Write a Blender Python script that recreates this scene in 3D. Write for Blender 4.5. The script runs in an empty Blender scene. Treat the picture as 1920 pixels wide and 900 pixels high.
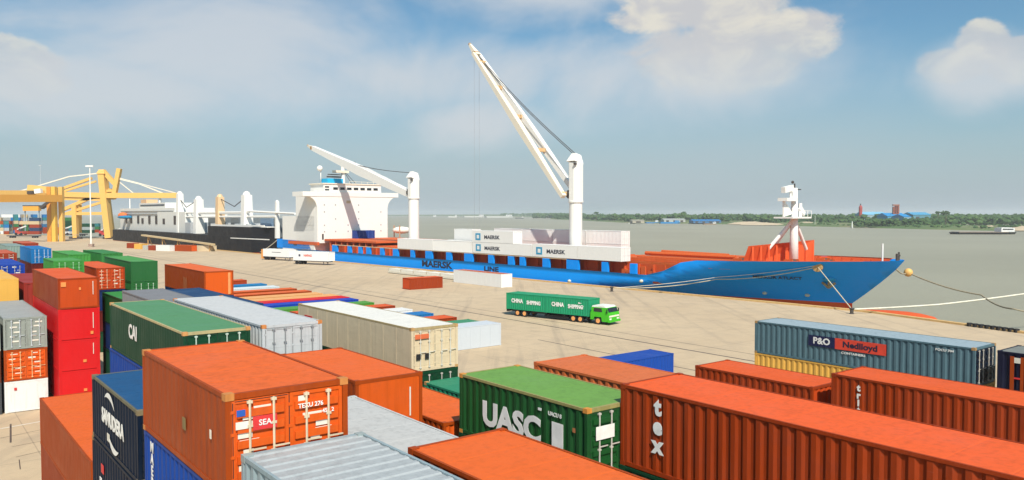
import bpy, math, random
import numpy as np
from mathutils import Vector, Matrix, noise
random.seed(7)
R = math.radians
S = bpy.context.scene
COL = S.collection

# ------------------------------------------------------------------ camera
H = 13.0; F = 1480.0; PITCH = math.atan(50 / F)
cd = bpy.data.cameras.new('camera'); cam = bpy.data.objects.new('camera', cd); COL.objects.link(cam)
cd.sensor_width = 36; cd.lens = 36 * F / 1920; cd.clip_start = .3; cd.clip_end = 60000
cam.location = (0, 0, H); cam.rotation_euler = (R(90) - PITCH, 0, 0)
S.camera = cam

# ------------------------------------------------------------------ yard axes
U = Vector((-.617, .787, 0)).normalized()      # long way of the container rows (away, to the left)
V = Vector((U.y, -U.x, 0))                     # across the rows (away, to the right)
YAW = math.atan2(V.y, V.x)
SUN_DIR = (-U * .91 - V * .42).normalized() * math.cos(R(47)) + Vector((0, 0, math.sin(R(47))))

# ------------------------------------------------------------------ world, sun, exposure
SUN_EL = math.asin(SUN_DIR.z); SUN_AZ = math.atan2(SUN_DIR.x, SUN_DIR.y)
W = bpy.data.worlds.new('World'); S.world = W; W.use_nodes = True
nt = W.node_tree; nt.nodes.clear()
def N(tree, typ, **kw):
    n = tree.nodes.new(typ)
    for k, v in kw.items(): setattr(n, k, v)
    return n
def mth(tree, op, a, b=None, c=None, clamp=False):
    n = N(tree, 'ShaderNodeMath', operation=op); n.use_clamp = clamp
    for i, x in enumerate((a, b, c)):
        if x is None: continue
        if isinstance(x, (int, float)): n.inputs[i].default_value = x
        else: tree.links.new(x, n.inputs[i])
    return n.outputs[0]
def build_world():
    L = nt.links
    sky = N(nt, 'ShaderNodeTexSky', sky_type='NISHITA'); sky.sun_disc = False
    sky.sun_elevation = SUN_EL; sky.sun_rotation = SUN_AZ
    sky.air_density = 1.0; sky.dust_density = 1.6; sky.ozone_density = 1.5; sky.altitude = 0
    tc = N(nt, 'ShaderNodeTexCoord'); sep = N(nt, 'ShaderNodeSeparateXYZ'); L.new(tc.outputs['Generated'], sep.inputs[0])
    x, y, z = sep.outputs
    az = mth(nt, 'ARCTAN2', x, y); el = mth(nt, 'ARCSINE', z)
    # clouds at their own azimuths and elevations
    comb = N(nt, 'ShaderNodeCombineXYZ'); L.new(az, comb.inputs[0]); L.new(mth(nt, 'MULTIPLY', el, 1.5), comb.inputs[1])
    def fbm(scale, det, w, rough=.55, dist=0.0):
        n = N(nt, 'ShaderNodeTexNoise', noise_dimensions='3D'); L.new(comb.outputs[0], n.inputs['Vector'])
        ad = N(nt, 'ShaderNodeVectorMath', operation='ADD'); L.new(comb.outputs[0], ad.inputs[0]); ad.inputs[1].default_value = (w, w * 2, w * 3)
        L.new(ad.outputs[0], n.inputs['Vector'])
        n.inputs['Scale'].default_value = scale; n.inputs['Detail'].default_value = det; n.inputs['Roughness'].default_value = rough
        n.inputs['Distortion'].default_value = dist
        return n.outputs['Fac']
    n1 = fbm(11, 9, 1.3, .62, .5); n2 = fbm(3.4, 5, 4.7, .58, .4); n3 = fbm(15, 6, 8.1, .6, .6)
    def blob(caz, cel, raz, rel, p=1.0):
        dx = mth(nt, 'DIVIDE', mth(nt, 'SUBTRACT', az, R(caz)), R(raz)); dy = mth(nt, 'DIVIDE', mth(nt, 'SUBTRACT', el, R(cel)), R(rel))
        r2 = mth(nt, 'ADD', mth(nt, 'MULTIPLY', dx, dx), mth(nt, 'MULTIPLY', dy, dy))
        return mth(nt, 'SUBTRACT', 1.0, r2) if p == 2 else mth(nt, 'SUBTRACT', 1.0, mth(nt, 'SQRT', r2))
    def mx(*a):
        o = a[0]
        for b in a[1:]: o = mth(nt, 'MAXIMUM', o, b)
        return o
    def sharp(f, lo, hi):
        m = N(nt, 'ShaderNodeMapRange', interpolation_type='SMOOTHSTEP'); L.new(f, m.inputs[0])
        m.inputs[1].default_value = lo; m.inputs[2].default_value = hi
        return m.outputs[0]
    nn = mth(nt, 'MULTIPLY', mth(nt, 'SUBTRACT', n1, .5), 2.0)
    nl = mth(nt, 'MULTIPLY', mth(nt, 'SUBTRACT', n2, .5), 2.6)
    crisp = mx(blob(13.5, 15.0, 6.8, 3.4, 2), blob(18.5, 11.6, 4.6, 2.4, 2), blob(14.5, 10.8, 6.5, 3.0, 2), blob(30.5, 10.3, 1.7, 1.8, 2), blob(29, 9.2, 2.4, 1.3, 2), blob(33, 9.2, 3, 1.5, 2), blob(-33.5, 8.6, 4.6, 2.2, 2))
    edge_ = mth(nt, 'ADD', crisp, nn)
    # billowing tops, the undersides melting into the veil
    below = sharp(mth(nt, 'ADD', el, mth(nt, 'MULTIPLY', nn, .02)), R(7.2), R(13.5))
    c1 = mth(nt, 'MULTIPLY', sharp(edge_, .0, .42), mth(nt, 'ADD', .15, mth(nt, 'MULTIPLY', below, .75)))
    soft = mx(blob(12, 9.6, 13, 4.8), blob(-19, 11.5, 19, 6.0), blob(-28, 8.0, 14, 3.6), blob(-3, 6.4, 7, 3.0), blob(-8, 9.6, 14, 4.0), blob(30.5, 8.8, 4.0, 2.2), blob(2, 16, 13, 3.5))
    c2 = mth(nt, 'MULTIPLY', sharp(mth(nt, 'ADD', soft, nl), -.15, .85), .80)
    lay = mth(nt, 'MULTIPLY', sharp(mth(nt, 'ADD', el, mth(nt, 'MULTIPLY', nl, .05)), R(13), R(0)), .85)
    def mix(fac, a, b):
        m = N(nt, 'ShaderNodeMix', data_type='RGBA'); L.new(fac, m.inputs[0])
        for s, v in ((6, a), (7, b)):
            if isinstance(v, tuple): m.inputs[s].default_value = v + (1,)
            else: L.new(v, m.inputs[s])
        return m.outputs[2]
    tint = N(nt, 'ShaderNodeMix', data_type='RGBA', blend_type='MULTIPLY'); tint.inputs[0].default_value = 1
    L.new(sky.outputs[0], tint.inputs[6]); tint.inputs[7].default_value = (.98, 1.42, 1.52, 1)
    k = 1 / SKY
    c = mix(lay, tint.outputs[2], tuple(v * k for v in (.365, .428, .472)))
    c = mix(c2, c, tuple(v * k for v in (.52, .545, .57)))
    puff = sharp(n3, .38, .66)
    cc = mix(puff, tuple(v * k for v in (.50, .49, .49)), tuple(v * k for v in (.66, .62, .53)))
    c = mix(c1, c, cc)
    bg = N(nt, 'ShaderNodeBackground'); L.new(c, bg.inputs[0]); bg.inputs[1].default_value = SKY
    out = N(nt, 'ShaderNodeOutputWorld'); L.new(bg.outputs[0], out.inputs[0])
SKY = .06
build_world()
sd = bpy.data.lights.new('sun', 'SUN'); sun = bpy.data.objects.new('sun', sd); COL.objects.link(sun)
sd.energy = 4.3; sd.angle = R(.5); sd.color = (1, .93, .82)
sun.rotation_euler = SUN_DIR.to_track_quat('Z', 'Y').to_euler()
S.view_settings.view_transform = 'Standard'; S.view_settings.look = 'None'; S.view_settings.gamma = 1
S.view_settings.use_curve_mapping = False; S.view_settings.exposure = .32
S.render.engine = 'CYCLES'
S.cycles.use_denoising = True
S.cycles.max_bounces = 6; S.cycles.diffuse_bounces = 3; S.cycles.glossy_bounces = 2; S.cycles.transmission_bounces = 2
S.cycles.volume_bounces = 1; S.cycles.caustics_reflective = False; S.cycles.caustics_refractive = False

# ------------------------------------------------------------------ helpers
def ray(px, py):
    X = (px - 960) / F; Y = (450 - py) / F
    return Vector((X, math.cos(PITCH) + Y * math.sin(PITCH), -math.sin(PITCH) + Y * math.cos(PITCH)))
def P(px, py, z=0.0):
    r = ray(px, py); t = (z - H) / r.z
    return Vector((r.x * t, r.y * t, z))
def Pd(px, py, d):
    """the point seen at px,py at ground distance d (y)"""
    r = ray(px, py); t = d / r.y
    return Vector((r.x * t, d, H + r.z * t))

class MB:
    def __init__(s): s.v = []; s.f = []; s.m = []
    def quadset(s, vs, fs, mi=0):
        b = len(s.v); s.v += [tuple(x) for x in vs]
        for f in fs: s.f.append(tuple(b + i for i in f)); s.m.append(mi)
    def box(s, x0, x1, y0, y1, z0, z1, mi=0):
        v = [(x, y, z) for z in (z0, z1) for y in (y0, y1) for x in (x0, x1)]
        s.quadset(v, [(0, 2, 3, 1), (4, 5, 7, 6), (0, 1, 5, 4), (2, 6, 7, 3), (0, 4, 6, 2), (1, 3, 7, 5)], mi)
    def bar(s, a, b, w, h=None, mi=0, up=(0, 0, 1), w2=None, h2=None):
        a = Vector(a); b = Vector(b); h = h or w; w2 = w2 or w; h2 = h2 or h
        d = (b - a).normalized(); up = Vector(up)
        if abs(d.dot(up)) > .99: up = Vector((1, 0, 0))
        sx = d.cross(up).normalized(); sz = sx.cross(d)
        v = []
        for p, ww, hh in ((a, w, h), (b, w2, h2)):
            for i, j in ((-1, -1), (1, -1), (1, 1), (-1, 1)): v.append(p + sx * ww / 2 * i + sz * hh / 2 * j)
        s.quadset(v, [(0, 1, 2, 3), (7, 6, 5, 4), (0, 4, 5, 1), (1, 5, 6, 2), (2, 6, 7, 3), (3, 7, 4, 0)], mi)
    def tube(s, pts, r, n=8, mi=0, cap=True):
        pts = [Vector(p) for p in pts]; rs = r if isinstance(r, (list, tuple)) else [r] * len(pts)
        v = []; f = []
        for i, p in enumerate(pts):
            d = (pts[min(i + 1, len(pts) - 1)] - pts[max(i - 1, 0)]).normalized()
            up = Vector((0, 0, 1)) if abs(d.z) < .95 else Vector((1, 0, 0))
            a = d.cross(up).normalized(); b = a.cross(d)
            for k in range(n):
                t = 2 * math.pi * k / n; v.append(p + (a * math.cos(t) + b * math.sin(t)) * rs[i])
        for i in range(len(pts) - 1):
            for k in range(n):
                f.append((i * n + k, i * n + (k + 1) % n, (i + 1) * n + (k + 1) % n, (i + 1) * n + k))
        if cap: f.append(tuple(range(n - 1, -1, -1))); f.append(tuple((len(pts) - 1) * n + k for k in range(n)))
        s.quadset(v, f, mi)
    def ball(s, c, r, n=8, mi=0, sz=1.0, sx=1.0, sy=1.0):
        c = Vector(c); v = [c + Vector((0, 0, -r * sz))]; f = []
        for i in range(1, n // 2):
            t = math.pi * i / (n // 2)
            for k in range(n):
                p = 2 * math.pi * k / n
                v.append(c + Vector((r * sx * math.sin(t) * math.cos(p), r * sy * math.sin(t) * math.sin(p), -r * sz * math.cos(t))))
        v.append(c + Vector((0, 0, r * sz))); m = n // 2 - 1
        for k in range(n): f.append((0, 1 + (k + 1) % n, 1 + k)); f.append((len(v) - 1, 1 + (m - 1) * n + k, 1 + (m - 1) * n + (k + 1) % n))
        for i in range(m - 1):
            for k in range(n): f.append((1 + i * n + k, 1 + i * n + (k + 1) % n, 1 + (i + 1) * n + (k + 1) % n, 1 + (i + 1) * n + k))
        s.quadset(v, f, mi)
    def prism(s, poly, z0, z1, mi=0):
        n = len(poly); v = [(p[0], p[1], z0) for p in poly] + [(p[0], p[1], z1) for p in poly]
        s.quadset(v, [tuple(range(n - 1, -1, -1)), tuple(range(n, 2 * n))] + [(i, (i + 1) % n, n + (i + 1) % n, n + i) for i in range(n)], mi)
    def mesh(s, name, mats):
        me = bpy.data.meshes.new(name); me.from_pydata(s.v, [], s.f)
        for m in (mats if isinstance(mats, (list, tuple)) else [mats]): me.materials.append(m)
        if any(s.m): me.polygons.foreach_set('material_index', s.m)
        me.update(); return me
    def build(s, name, mats, parent=None, smooth=False):
        return put(name, s.mesh(name, mats), parent, smooth)
def put(name, me, parent=None, smooth=False):
    o = bpy.data.objects.new(name, me); COL.objects.link(o)
    if parent: o.parent = parent
    if smooth: me.polygons.foreach_set('use_smooth', [True] * len(me.polygons))
    return o
def empty(name, loc=(0, 0, 0), rz=0.0, parent=None):
    o = bpy.data.objects.new(name, None); COL.objects.link(o); o.location = loc; o.rotation_euler = (0, 0, rz)
    if parent: o.parent = parent
    return o
def tag(o, label=None, cat=None, group=None, kind=None):
    if label: o['label'] = label
    if cat: o['category'] = cat
    if group: o['group'] = group
    if kind: o['kind'] = kind
    return o
TXT = {}
def lettering(name, s, size, M, m, parent, stack=False, off=.025, ext=.006, xs=1.0, align='CENTER'):
    """flat painted letters as a thin mesh; M maps text x,y,z into the parent's space"""
    key = (s, size, stack, off, ext, xs, align, m.name)
    if key not in TXT:
        cu = bpy.data.curves.new('t', 'FONT'); cu.body = '\n'.join(s) if stack else s
        cu.size = size; cu.extrude = ext; cu.offset = off * size; cu.align_x = align; cu.align_y = 'CENTER'
        cu.resolution_u = 3; cu.space_line = .82
        ob = bpy.data.objects.new('t', cu); COL.objects.link(ob); bpy.context.view_layer.update()
        me = bpy.data.meshes.new_from_object(ob.evaluated_get(bpy.context.evaluated_depsgraph_get()))
        bpy.data.objects.remove(ob); me.materials.clear(); me.materials.append(m)
        me.transform(Matrix.Diagonal((xs, 1, 1, 1))); TXT[key] = me
    o = put(name, TXT[key], parent); o.matrix_local = M; return o
def frame3(o, x, y):
    x = Vector(x).normalized(); y = Vector(y).normalized(); z = x.cross(y)
    return Matrix.Translation(Vector(o)) @ Matrix((x, y, z)).transposed().to_4x4()

# ------------------------------------------------------------------ materials
MATS = {}
def bsdf(name):
    m = bpy.data.materials.new(name); m.use_nodes = True
    return m, m.node_tree, m.node_tree.nodes['Principled BSDF']
def coords(t, scale=(1, 1, 1), obj=True):
    tc = N(t, 'ShaderNodeTexCoord'); mp = N(t, 'ShaderNodeMapping'); t.links.new(tc.outputs['Object'], mp.inputs[0])
    mp.inputs['Scale'].default_value = scale
    if obj:
        oi = N(t, 'ShaderNodeObjectInfo'); cb = N(t, 'ShaderNodeVectorMath', operation='MULTIPLY')
        t.links.new(oi.outputs['Random'], cb.inputs[0]); cb.inputs[1].default_value = (37, 71, 53); t.links.new(cb.outputs[0], mp.inputs['Location'])
    return mp.outputs[0]
def tnoise(t, co, scale, det=4, rough=.6):
    n = N(t, 'ShaderNodeTexNoise'); t.links.new(co, n.inputs['Vector']); n.inputs['Scale'].default_value = scale
    n.inputs['Detail'].default_value = det; n.inputs['Roughness'].default_value = rough; return n.outputs['Fac']
def mrange(t, f, a, b, c=0., d=1.):
    m = N(t, 'ShaderNodeMapRange'); t.links.new(f, m.inputs[0])
    for i, v in enumerate((a, b, c, d)): m.inputs[i + 1].default_value = v
    return m.outputs[0]
def tmix(t, fac, a, b, blend='MIX'):
    m = N(t, 'ShaderNodeMix', data_type='RGBA', blend_type=blend)
    if isinstance(fac, float): m.inputs[0].default_value = fac
    else: t.links.new(fac, m.inputs[0])
    for s, v in ((6, a), (7, b)):
        if isinstance(v, tuple): m.inputs[s].default_value = v + (1,)
        else: t.links.new(v, m.inputs[s])
    return m.outputs[2]
def paint(rgb, wear=.5, rough=.55, name=None):
    """weathered paint: faded patches, streaks running down, rust freckles"""
    key = ('paint', rgb, wear, rough)
    if key in MATS: return MATS[key]
    m, t, b = bsdf(name or 'paint')
    big = tnoise(t, coords(t), .55, 5)
    streak = tnoise(t, coords(t, (5, 5, .35)), 1.3, 4)
    fleck = tnoise(t, coords(t), 5.5, 8, .72)
    faded = tuple(min(1, c * .9 + .035) for c in rgb)
    dark = tuple(c * .55 for c in rgb)
    c = tmix(t, mrange(t, big, .40, .75, 0, .28 * wear + .04), rgb, faded)
    c = tmix(t, mrange(t, streak, .48, .72, 0, .8 * wear), c, dark)
    c = tmix(t, mrange(t, fleck, .66, .72, 0, .75 * wear), c, (.17, .065, .03))
    blot = tnoise(t, coords(t), 1.1, 9, .78)
    c = tmix(t, mrange(t, blot, .54, .68, 0, .8 * wear + .04), c, tuple(x * .62 + .012 for x in rgb))
    scuff = tnoise(t, coords(t, (.35, 7, 7)), 2.2, 5, .7)
    c = tmix(t, mrange(t, scuff, .68, .76, 0, .35 * wear), c, tuple(min(1, x * .8 + .14) for x in rgb))
    t.links.new(c, b.inputs['Base Color']); b.inputs['Specular IOR Level'].default_value = .18
    t.links.new(mrange(t, big, .3, .7, rough - .1, rough + .15), b.inputs['Roughness'])
    bp = N(t, 'ShaderNodeBump'); bp.inputs['Strength'].default_value = .45; bp.inputs['Distance'].default_value = .035
    t.links.new(tnoise(t, coords(t), 2.2, 3), bp.inputs['Height']); t.links.new(bp.outputs[0], b.inputs['Normal'])
    MATS[key] = m; return m
def flat(rgb, rough=.6, name='plain', metal=0.0, var=.12):
    key = ('flat', rgb, rough, metal)
    if key in MATS: return MATS[key]
    m, t, b = bsdf(name)
    c = tmix(t, mrange(t, tnoise(t, coords(t), 1.7, 4), .35, .7, 0, 1), tuple(x * (1 - var) for x in rgb), tuple(min(1, x * (1 + var)) for x in rgb))
    t.links.new(c, b.inputs['Base Color']); b.inputs['Roughness'].default_value = rough; b.inputs['Metallic'].default_value = metal
    MATS[key] = m; return m
def glass(rgb=(.02, .025, .03)):
    key = ('glass', rgb)
    if key not in MATS:
        m, t, b = bsdf('window_glass'); b.inputs['Base Color'].default_value = rgb + (1,); b.inputs['Roughness'].default_value = .08
        MATS[key] = m
    return MATS[key]

C_ORANGE = (.34, .052, .004); C_ORANGE2 = (.29, .036, .004); C_RED = (.62, .012, .014); C_RUST = (.30, .040, .012)
C_GREEN = (.035, .155, .050); C_GREEN2 = (.05, .26, .045); C_DKGREEN = (.006, .052, .022); C_TEAL = (.02, .22, .12)
C_NAVY = (.003, .010, .026); C_BLUE = (.004, .048, .27); C_BLUE2 = (.01, .16, .42)
C_GREY = (.40, .44, .47); C_STEEL = (.20, .29, .35); C_WHITE = (.74, .74, .72); C_CREAM = (.66, .54, .36); C_YELLOW = (.72, .40, .08)
C_OLIVE = (.30, .34, .28); C_MAROON = (.30, .03, .02)
M_LETTER = flat((.80, .79, .75), .6, 'white_lettering')
M_DARKLET = flat((.01, .014, .04), .6, 'dark_lettering')
M_STEELBAR = flat((.50, .47, .42), .5, 'galvanised_steel')
M_BLACK = flat((.012, .012, .013), .7, 'black_rubber')
M_CAST = paint((.42, .16, .06), .7)
M_DECAL = flat((.72, .68, .58), .6, 'sticker')

# ------------------------------------------------------------------ ground, water, banks
def mat_concrete():
    m, t, b = bsdf('quay_concrete'); co = coords(t, obj=False)
    big = tnoise(t, co, .03, 6, .62); mid = tnoise(t, co, .35, 6, .65); fine = tnoise(t, co, 3, 5, .6)
    c = tmix(t, mrange(t, big, .3, .7), (.49, .37, .235), (.58, .45, .295))
    c = tmix(t, mrange(t, mid, .45, .8, 0, .5), c, (.31, .245, .18))
    c = tmix(t, mrange(t, fine, .55, .8, 0, .35), c, (.30, .24, .18))
    c = tmix(t, mrange(t, tnoise(t, co, .09, 8, .75), .60, .72, 0, .42), c, (.24, .19, .14))
    c = tmix(t, mrange(t, tnoise(t, co, .8, 6, .7), .66, .74, 0, .5), c, (.13, .11, .09))
    # drag marks along the rows
    sc = N(t, 'ShaderNodeTexCoord'); mp = N(t, 'ShaderNodeMapping'); t.links.new(sc.outputs['Object'], mp.inputs[0])
    mp.inputs['Rotation'].default_value = (0, 0, -YAW); mp.inputs['Scale'].default_value = (.55, .018, 1)
    c = tmix(t, mrange(t, tnoise(t, mp.outputs[0], 1, 5), .53, .70, 0, .5), c, (.27, .215, .16))
    # slab joints
    mp2 = N(t, 'ShaderNodeMapping'); t.links.new(sc.outputs['Object'], mp2.inputs[0]); mp2.inputs['Rotation'].default_value = (0, 0, -YAW)
    br = N(t, 'ShaderNodeTexBrick'); t.links.new(mp2.outputs[0], br.inputs['Vector']); br.offset = 0
    br.inputs['Scale'].default_value = 1; br.inputs['Brick Width'].default_value = 6; br.inputs['Row Height'].default_value = 6
    br.inputs['Mortar Size'].default_value = .04; br.inputs['Mortar Smooth'].default_value = .3
    c = tmix(t, mrange(t, br.outputs['Fac'], 0, 1, 0, .4), c, (.19, .15, .11))
    t.links.new(c, b.inputs['Base Color']); b.inputs['Roughness'].default_value = .85
    return m
def mat_water():
    m, t, b = bsdf('river_water'); co = coords(t, obj=False)
    big = tnoise(t, co, .006, 5, .6)
    c = tmix(t, mrange(t, big, .3, .7), (.29, .272, .19), (.35, .33, .235))
    t.links.new(c, b.inputs['Base Color']); b.inputs['Roughness'].default_value = .42
    b.inputs['IOR'].default_value = 1.33; b.inputs['Specular IOR Level'].default_value = .32
    bp = N(t, 'ShaderNodeBump'); bp.inputs['Strength'].default_value = .5; bp.inputs['Distance'].default_value = .35
    co2 = coords(t, (1, .6, 1), False)
    t.links.new(mth(t, 'ADD', tnoise(t, co2, .6, 6, .7), mth(t, 'MULTIPLY', tnoise(t, co2, .07, 3), 1.8)), bp.inputs['Height'])
    t.links.new(bp.outputs[0], b.inputs['Normal'])
    return m
def mat_grass():
    m, t, b = bsdf('bank_grass'); co = coords(t, obj=False)
    c = tmix(t, mrange(t, tnoise(t, co, .01, 6, .65), .42, .62), (.07, .13, .03), (.17, .19, .07))
    c = tmix(t, mrange(t, tnoise(t, co, .03, 5), .58, .7), c, (.30, .24, .15))
    t.links.new(c, b.inputs['Base Color']); b.inputs['Roughness'].default_value = .95
    return m
def sheet(name, pts, z, m, zb=None):
    g = MB(); n = len(pts)
    if zb is None: g.quadset([(p[0], p[1], z) for p in pts], [tuple(range(n))])
    else: g.prism([(p[0], p[1]) for p in pts], zb, z)
    return tag(g.build(name, m), kind='structure')
WZ = -3.0
Q0 = P(1600, 582); Q1 = P(622, 490); q = (Q1 - Q0).normalized(); tq = Vector((q.y, -q.x, 0))
def SQ(s, t, z=0.0): return Q0 + q * s + tq * t + Vector((0, 0, z))
QE = [P(1920, 624), P(1640, 586.5), Q0, Q1, P(400, 468), P(205, 447), P(0, 439.5)]
QR = QE[0] + (QE[0] - QE[1]) * 8; QL = QE[-1] + (QE[-1] - QE[-2]) * 25
conc = mat_concrete()
edge = [QR] + QE + [QL]
quay = sheet('quay', [(e.x, e.y) for e in edge] + [(-4200, 1500), (-4200, -60), (QR.x, -60)][:3], 0.0, conc, WZ - 2)
EXT = 21000
sheet('water', [(-EXT, -300), (EXT, -300), (EXT, EXT), (-EXT, EXT)], WZ, mat_water())
sheet('riverbed', [(-EXT, -300), (EXT, -300), (EXT, EXT), (-EXT, EXT)], WZ - 6, flat((.1, .09, .07), .9))
# far bank: low green land behind the river
bank_edge = [P(1030, 411, WZ), P(1100, 414, WZ), P(1190, 418.5, WZ), P(1330, 420, WZ), P(1500, 424, WZ), P(1640, 427.5, WZ), P(1790, 431.5, WZ), P(1960, 434, WZ), P(2100, 440, WZ)]
def bank(name, edge, depth, h):
    g = MB(); rows = []
    prof = [(0, 0), (6, .8), (30, 1.6), (120, h * .7), (depth, h)]
    for d, z in prof:
        rows.append([(e.x + d * .15, e.y + d, WZ - .3 + z + (noise.noise(Vector((e.x * .01, d * .01, 0))) * .5 if d else 0)) for e in edge])
    v = [p for r in rows for p in r]; n = len(edge)
    g.quadset(v, [(j * n + i, j * n + i + 1, (j + 1) * n + i + 1, (j + 1) * n + i) for j in range(len(rows) - 1) for i in range(n - 1)])
    return tag(g.build(name, mat_grass(), smooth=True), kind='structure')
def dense(e, k=6):
    out = []
    for a, b in zip(e[:-1], e[1:]):
        for i in range(k): out.append(a.lerp(b, i / k) + Vector((0, random.uniform(-6, 6), 0)))
    return out + [e[-1]]
bank('far_bank', dense(bank_edge), 3500, 5)
bank('distant_bank', dense([P(700, 404.6, WZ), P(850, 405.2, WZ), P(960, 406.2, WZ), P(1010, 407.0, WZ), P(1090, 408.6, WZ)]), 5000, 6)

# crane rails and paint lines on the quay
def strip(name, a, b, w, m, z=.004):
    d = (b - a).normalized(); n = Vector((-d.y, d.x, 0)) * w / 2
    g = MB(); g.quadset([tuple(p.xy) + (z,) for p in (a - n, b - n, b + n, a + n)], [(0, 1, 2, 3)])
    return tag(g.build(name, m), kind='structure')
def YV(v, u, z=0.0): return V * v + U * u + Vector((0, 0, z))
M_RAILM = flat((.10, .075, .06), .6, 'rail_steel')
for vv, u0, u1, w in ((59.3, -30, 300, .28), (62.2, 40, 300, .12), (52.0, 20, 62, .16), (97.5, -60, 0, .1)):
    strip('crane_rail', YV(vv, u0), YV(vv, u1), w, M_RAILM)
M_LINE = flat((.66, .62, .52), .7, 'road_paint')
strip('painted_line', P(0, 804), P(78, 790), .16, M_LINE); strip('painted_line', P(20, 795) , P(20, 830), .10, M_RAILM)
for (a, b) in (((0, 822), (76, 806)), ((22, 838), (78, 827)), ((30, 857), (78, 846)), ((38, 880), (36, 862))):
    strip('slab_joint', P(*a), P(*b), .05, M_RAILM, .006)
g = MB()                                             # quay coping beam
for a, b in zip(edge[:-1], edge[1:]):
    d = (b - a).normalized(); n = Vector((-d.y, d.x, 0)); 
    g.bar(a + n * (.35 if (n.dot(tq) < 0) else -.35) + Vector((0, 0, .1)), b + n * (.35 if (n.dot(tq) < 0) else -.35) + Vector((0, 0, .1)), .7, .24)
tag(g.build('quay_kerb', flat((.62, .40, .16), .8, 'kerb_concrete')), kind='structure')

# ------------------------------------------------------------------ containers
def corr_panel(L, Hh, depth=.038, pitch=.35):
    """corrugated sheet in x (0..L), y out, z 0..Hh"""
    g = MB(); n = max(2, round(L / pitch)); p = L / n; xs = []
    for i in range(n): xs += [(i * p, 0), (i * p + p * .34, 0), (i * p + p * .56, -depth), (i * p + p * .78, -depth)]
    xs.append((L, 0)); v = [(x, y, z) for z in (0, Hh) for x, y in xs]; k = len(xs)
    g.quadset(v, [(i, i + 1, k + i + 1, k + i) for i in range(k - 1)])
    return g
CACHE = {}
ENDS_LIT = {C_ORANGE: (.64, .095, .008), C_ORANGE2: (.50, .060, .008)}     # sunlit doors and ends put into the colour; sides keep the darker body tone
FADED_LIT = {C_ORANGE: (.68, .120, .018), C_ORANGE2: (.66, .095, .013), C_DKGREEN: (.02, .12, .05), C_GREEN2: (.07, .30, .06), C_RUST: (.52, .10, .04), C_WHITE: (.70, .69, .66)}   # roof tones: sun bleaching, plus the light on top put into the colour
def cmesh(key, fn):
    if key not in CACHE: CACHE[key] = fn()
    return CACHE[key]
def m_frame(L, Wd, Hh, mat, cast, rail=None):
    g = MB(); a = .11; x = Wd / 2; e = .0
    for sx in (-1, 1):
        for yy in (a / 2, L - a / 2):
            g.box(sx * x - (a if sx > 0 else 0), sx * x + (a if sx < 0 else 0), yy - a / 2, yy + a / 2, .12, Hh - .12)
            for zz in (0, Hh - .12):
                g.box(sx * x - (.17 if sx > 0 else .006), sx * x + (.17 if sx < 0 else .006), (-.006 if yy < 1 else L - .17), (.17 if yy < 1 else L + .006), zz + (.004 if zz == 0 else 0), zz + .12 + (.012 if zz else 0), 1)
        g.box(sx * x - (.07 if sx > 0 else 0), sx * x + (.07 if sx < 0 else 0), .17, L - .17, .02, .13)
        g.box(sx * x - (.06 if sx > 0 else 0), sx * x + (.06 if sx < 0 else 0), .17, L - .17, Hh - .08, Hh - .002, 2 if rail else 0)
    for yy in (0, L - .1):
        g.box(-x + .17, x - .17, yy, yy + .1, .02, .13); g.box(-x + .17, x - .17, yy, yy + .1, Hh - .11, Hh - .002, 2 if rail else 0)
    return g.mesh('frame', [mat, cast] + ([rail] if rail else []))
def m_side(L, Hh, mat, dep=.038): return corr_panel(L - .22, Hh - .2, dep).mesh('side_panel', mat)
def m_endp(Wd, Hh, mat): return corr_panel(Wd - .22, Hh - .23, .04).mesh('end_panel', mat)
def m_smooth(L, Hh, mat, seams=6, d=.012):
    g = MB(); n = seams; p = L / n
    for i in range(n): g.box(i * p + .012, (i + 1) * p - .012, -.03, d, 0, Hh)
    g.box(0, L, -.04, -.004, 0, Hh)
    return g.mesh('side_panel', mat)
def m_roof(L, Wd, mat, ribs=True):
    g = MB(); n = max(3, round((L - .3) / .36)); p = (L - .3) / n; prof = []
    for i in range(n): prof += [(i * p, 0), (i * p + p * .3, 0), (i * p + p * .42, -.022), (i * p + p * .88, -.022)]
    prof.append((L - .3, 0)); k = len(prof); x = Wd / 2 - .07
    m_ = 5 if L < 8 else 10
    if not ribs: prof = []
    if not ribs:
        for i in range(m_): prof += [(i * (L - .3) / m_, -.006), (i * (L - .3) / m_ + .03, 0), ((i + 1) * (L - .3) / m_ - .03, 0)]
        prof.append((L - .3, -.006)); k = len(prof)
    v = [(sx, .15 + y, z) for sx in (-x, x) for y, z in prof]
    g.quadset(v, [(i, i + k, i + k + 1, i + 1) for i in range(k - 1)])
    # plates at the ends
    g.box(-x, x, .10, .15, -.05, .004); g.box(-x, x, L - .15, L - .10, -.05, .004)
    return g.mesh('roof_panel', mat)
def m_door(w, h, mat, style):
    g = MB(); g.box(0, w, 0, .05, 0, h)
    if style == 'ribbed': g.box(.075, .1, -.004, 0, .08, h - .08)
    g.box(0, .07, -.018, 0, 0, h); g.box(w - .07, w, -.018, 0, 0, h); g.box(.07, w - .07, -.018, 0, 0, .07); g.box(.07, w - .07, -.018, 0, h - .07, h)
    n = 5
    for i in range(n):
        z0 = .12 + (h - .24) * i / n; z1 = z0 + (h - .24) / n
        if style == 'ribbed': g.bar((.1, -.012, (z0 + z1) / 2), (w - .1, -.012, (z0 + z1) / 2), .07, (z1 - z0) * .5)
        else: g.box(.1, w - .1, -.006, 0, z0 + .02, z0 + .035)
    for i in range(4): zz = h * (.12 + .25 * i); g.box(-.03, .05, -.03, -.018, zz - .03, zz + .03)
    return g.mesh('door', mat)
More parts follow.
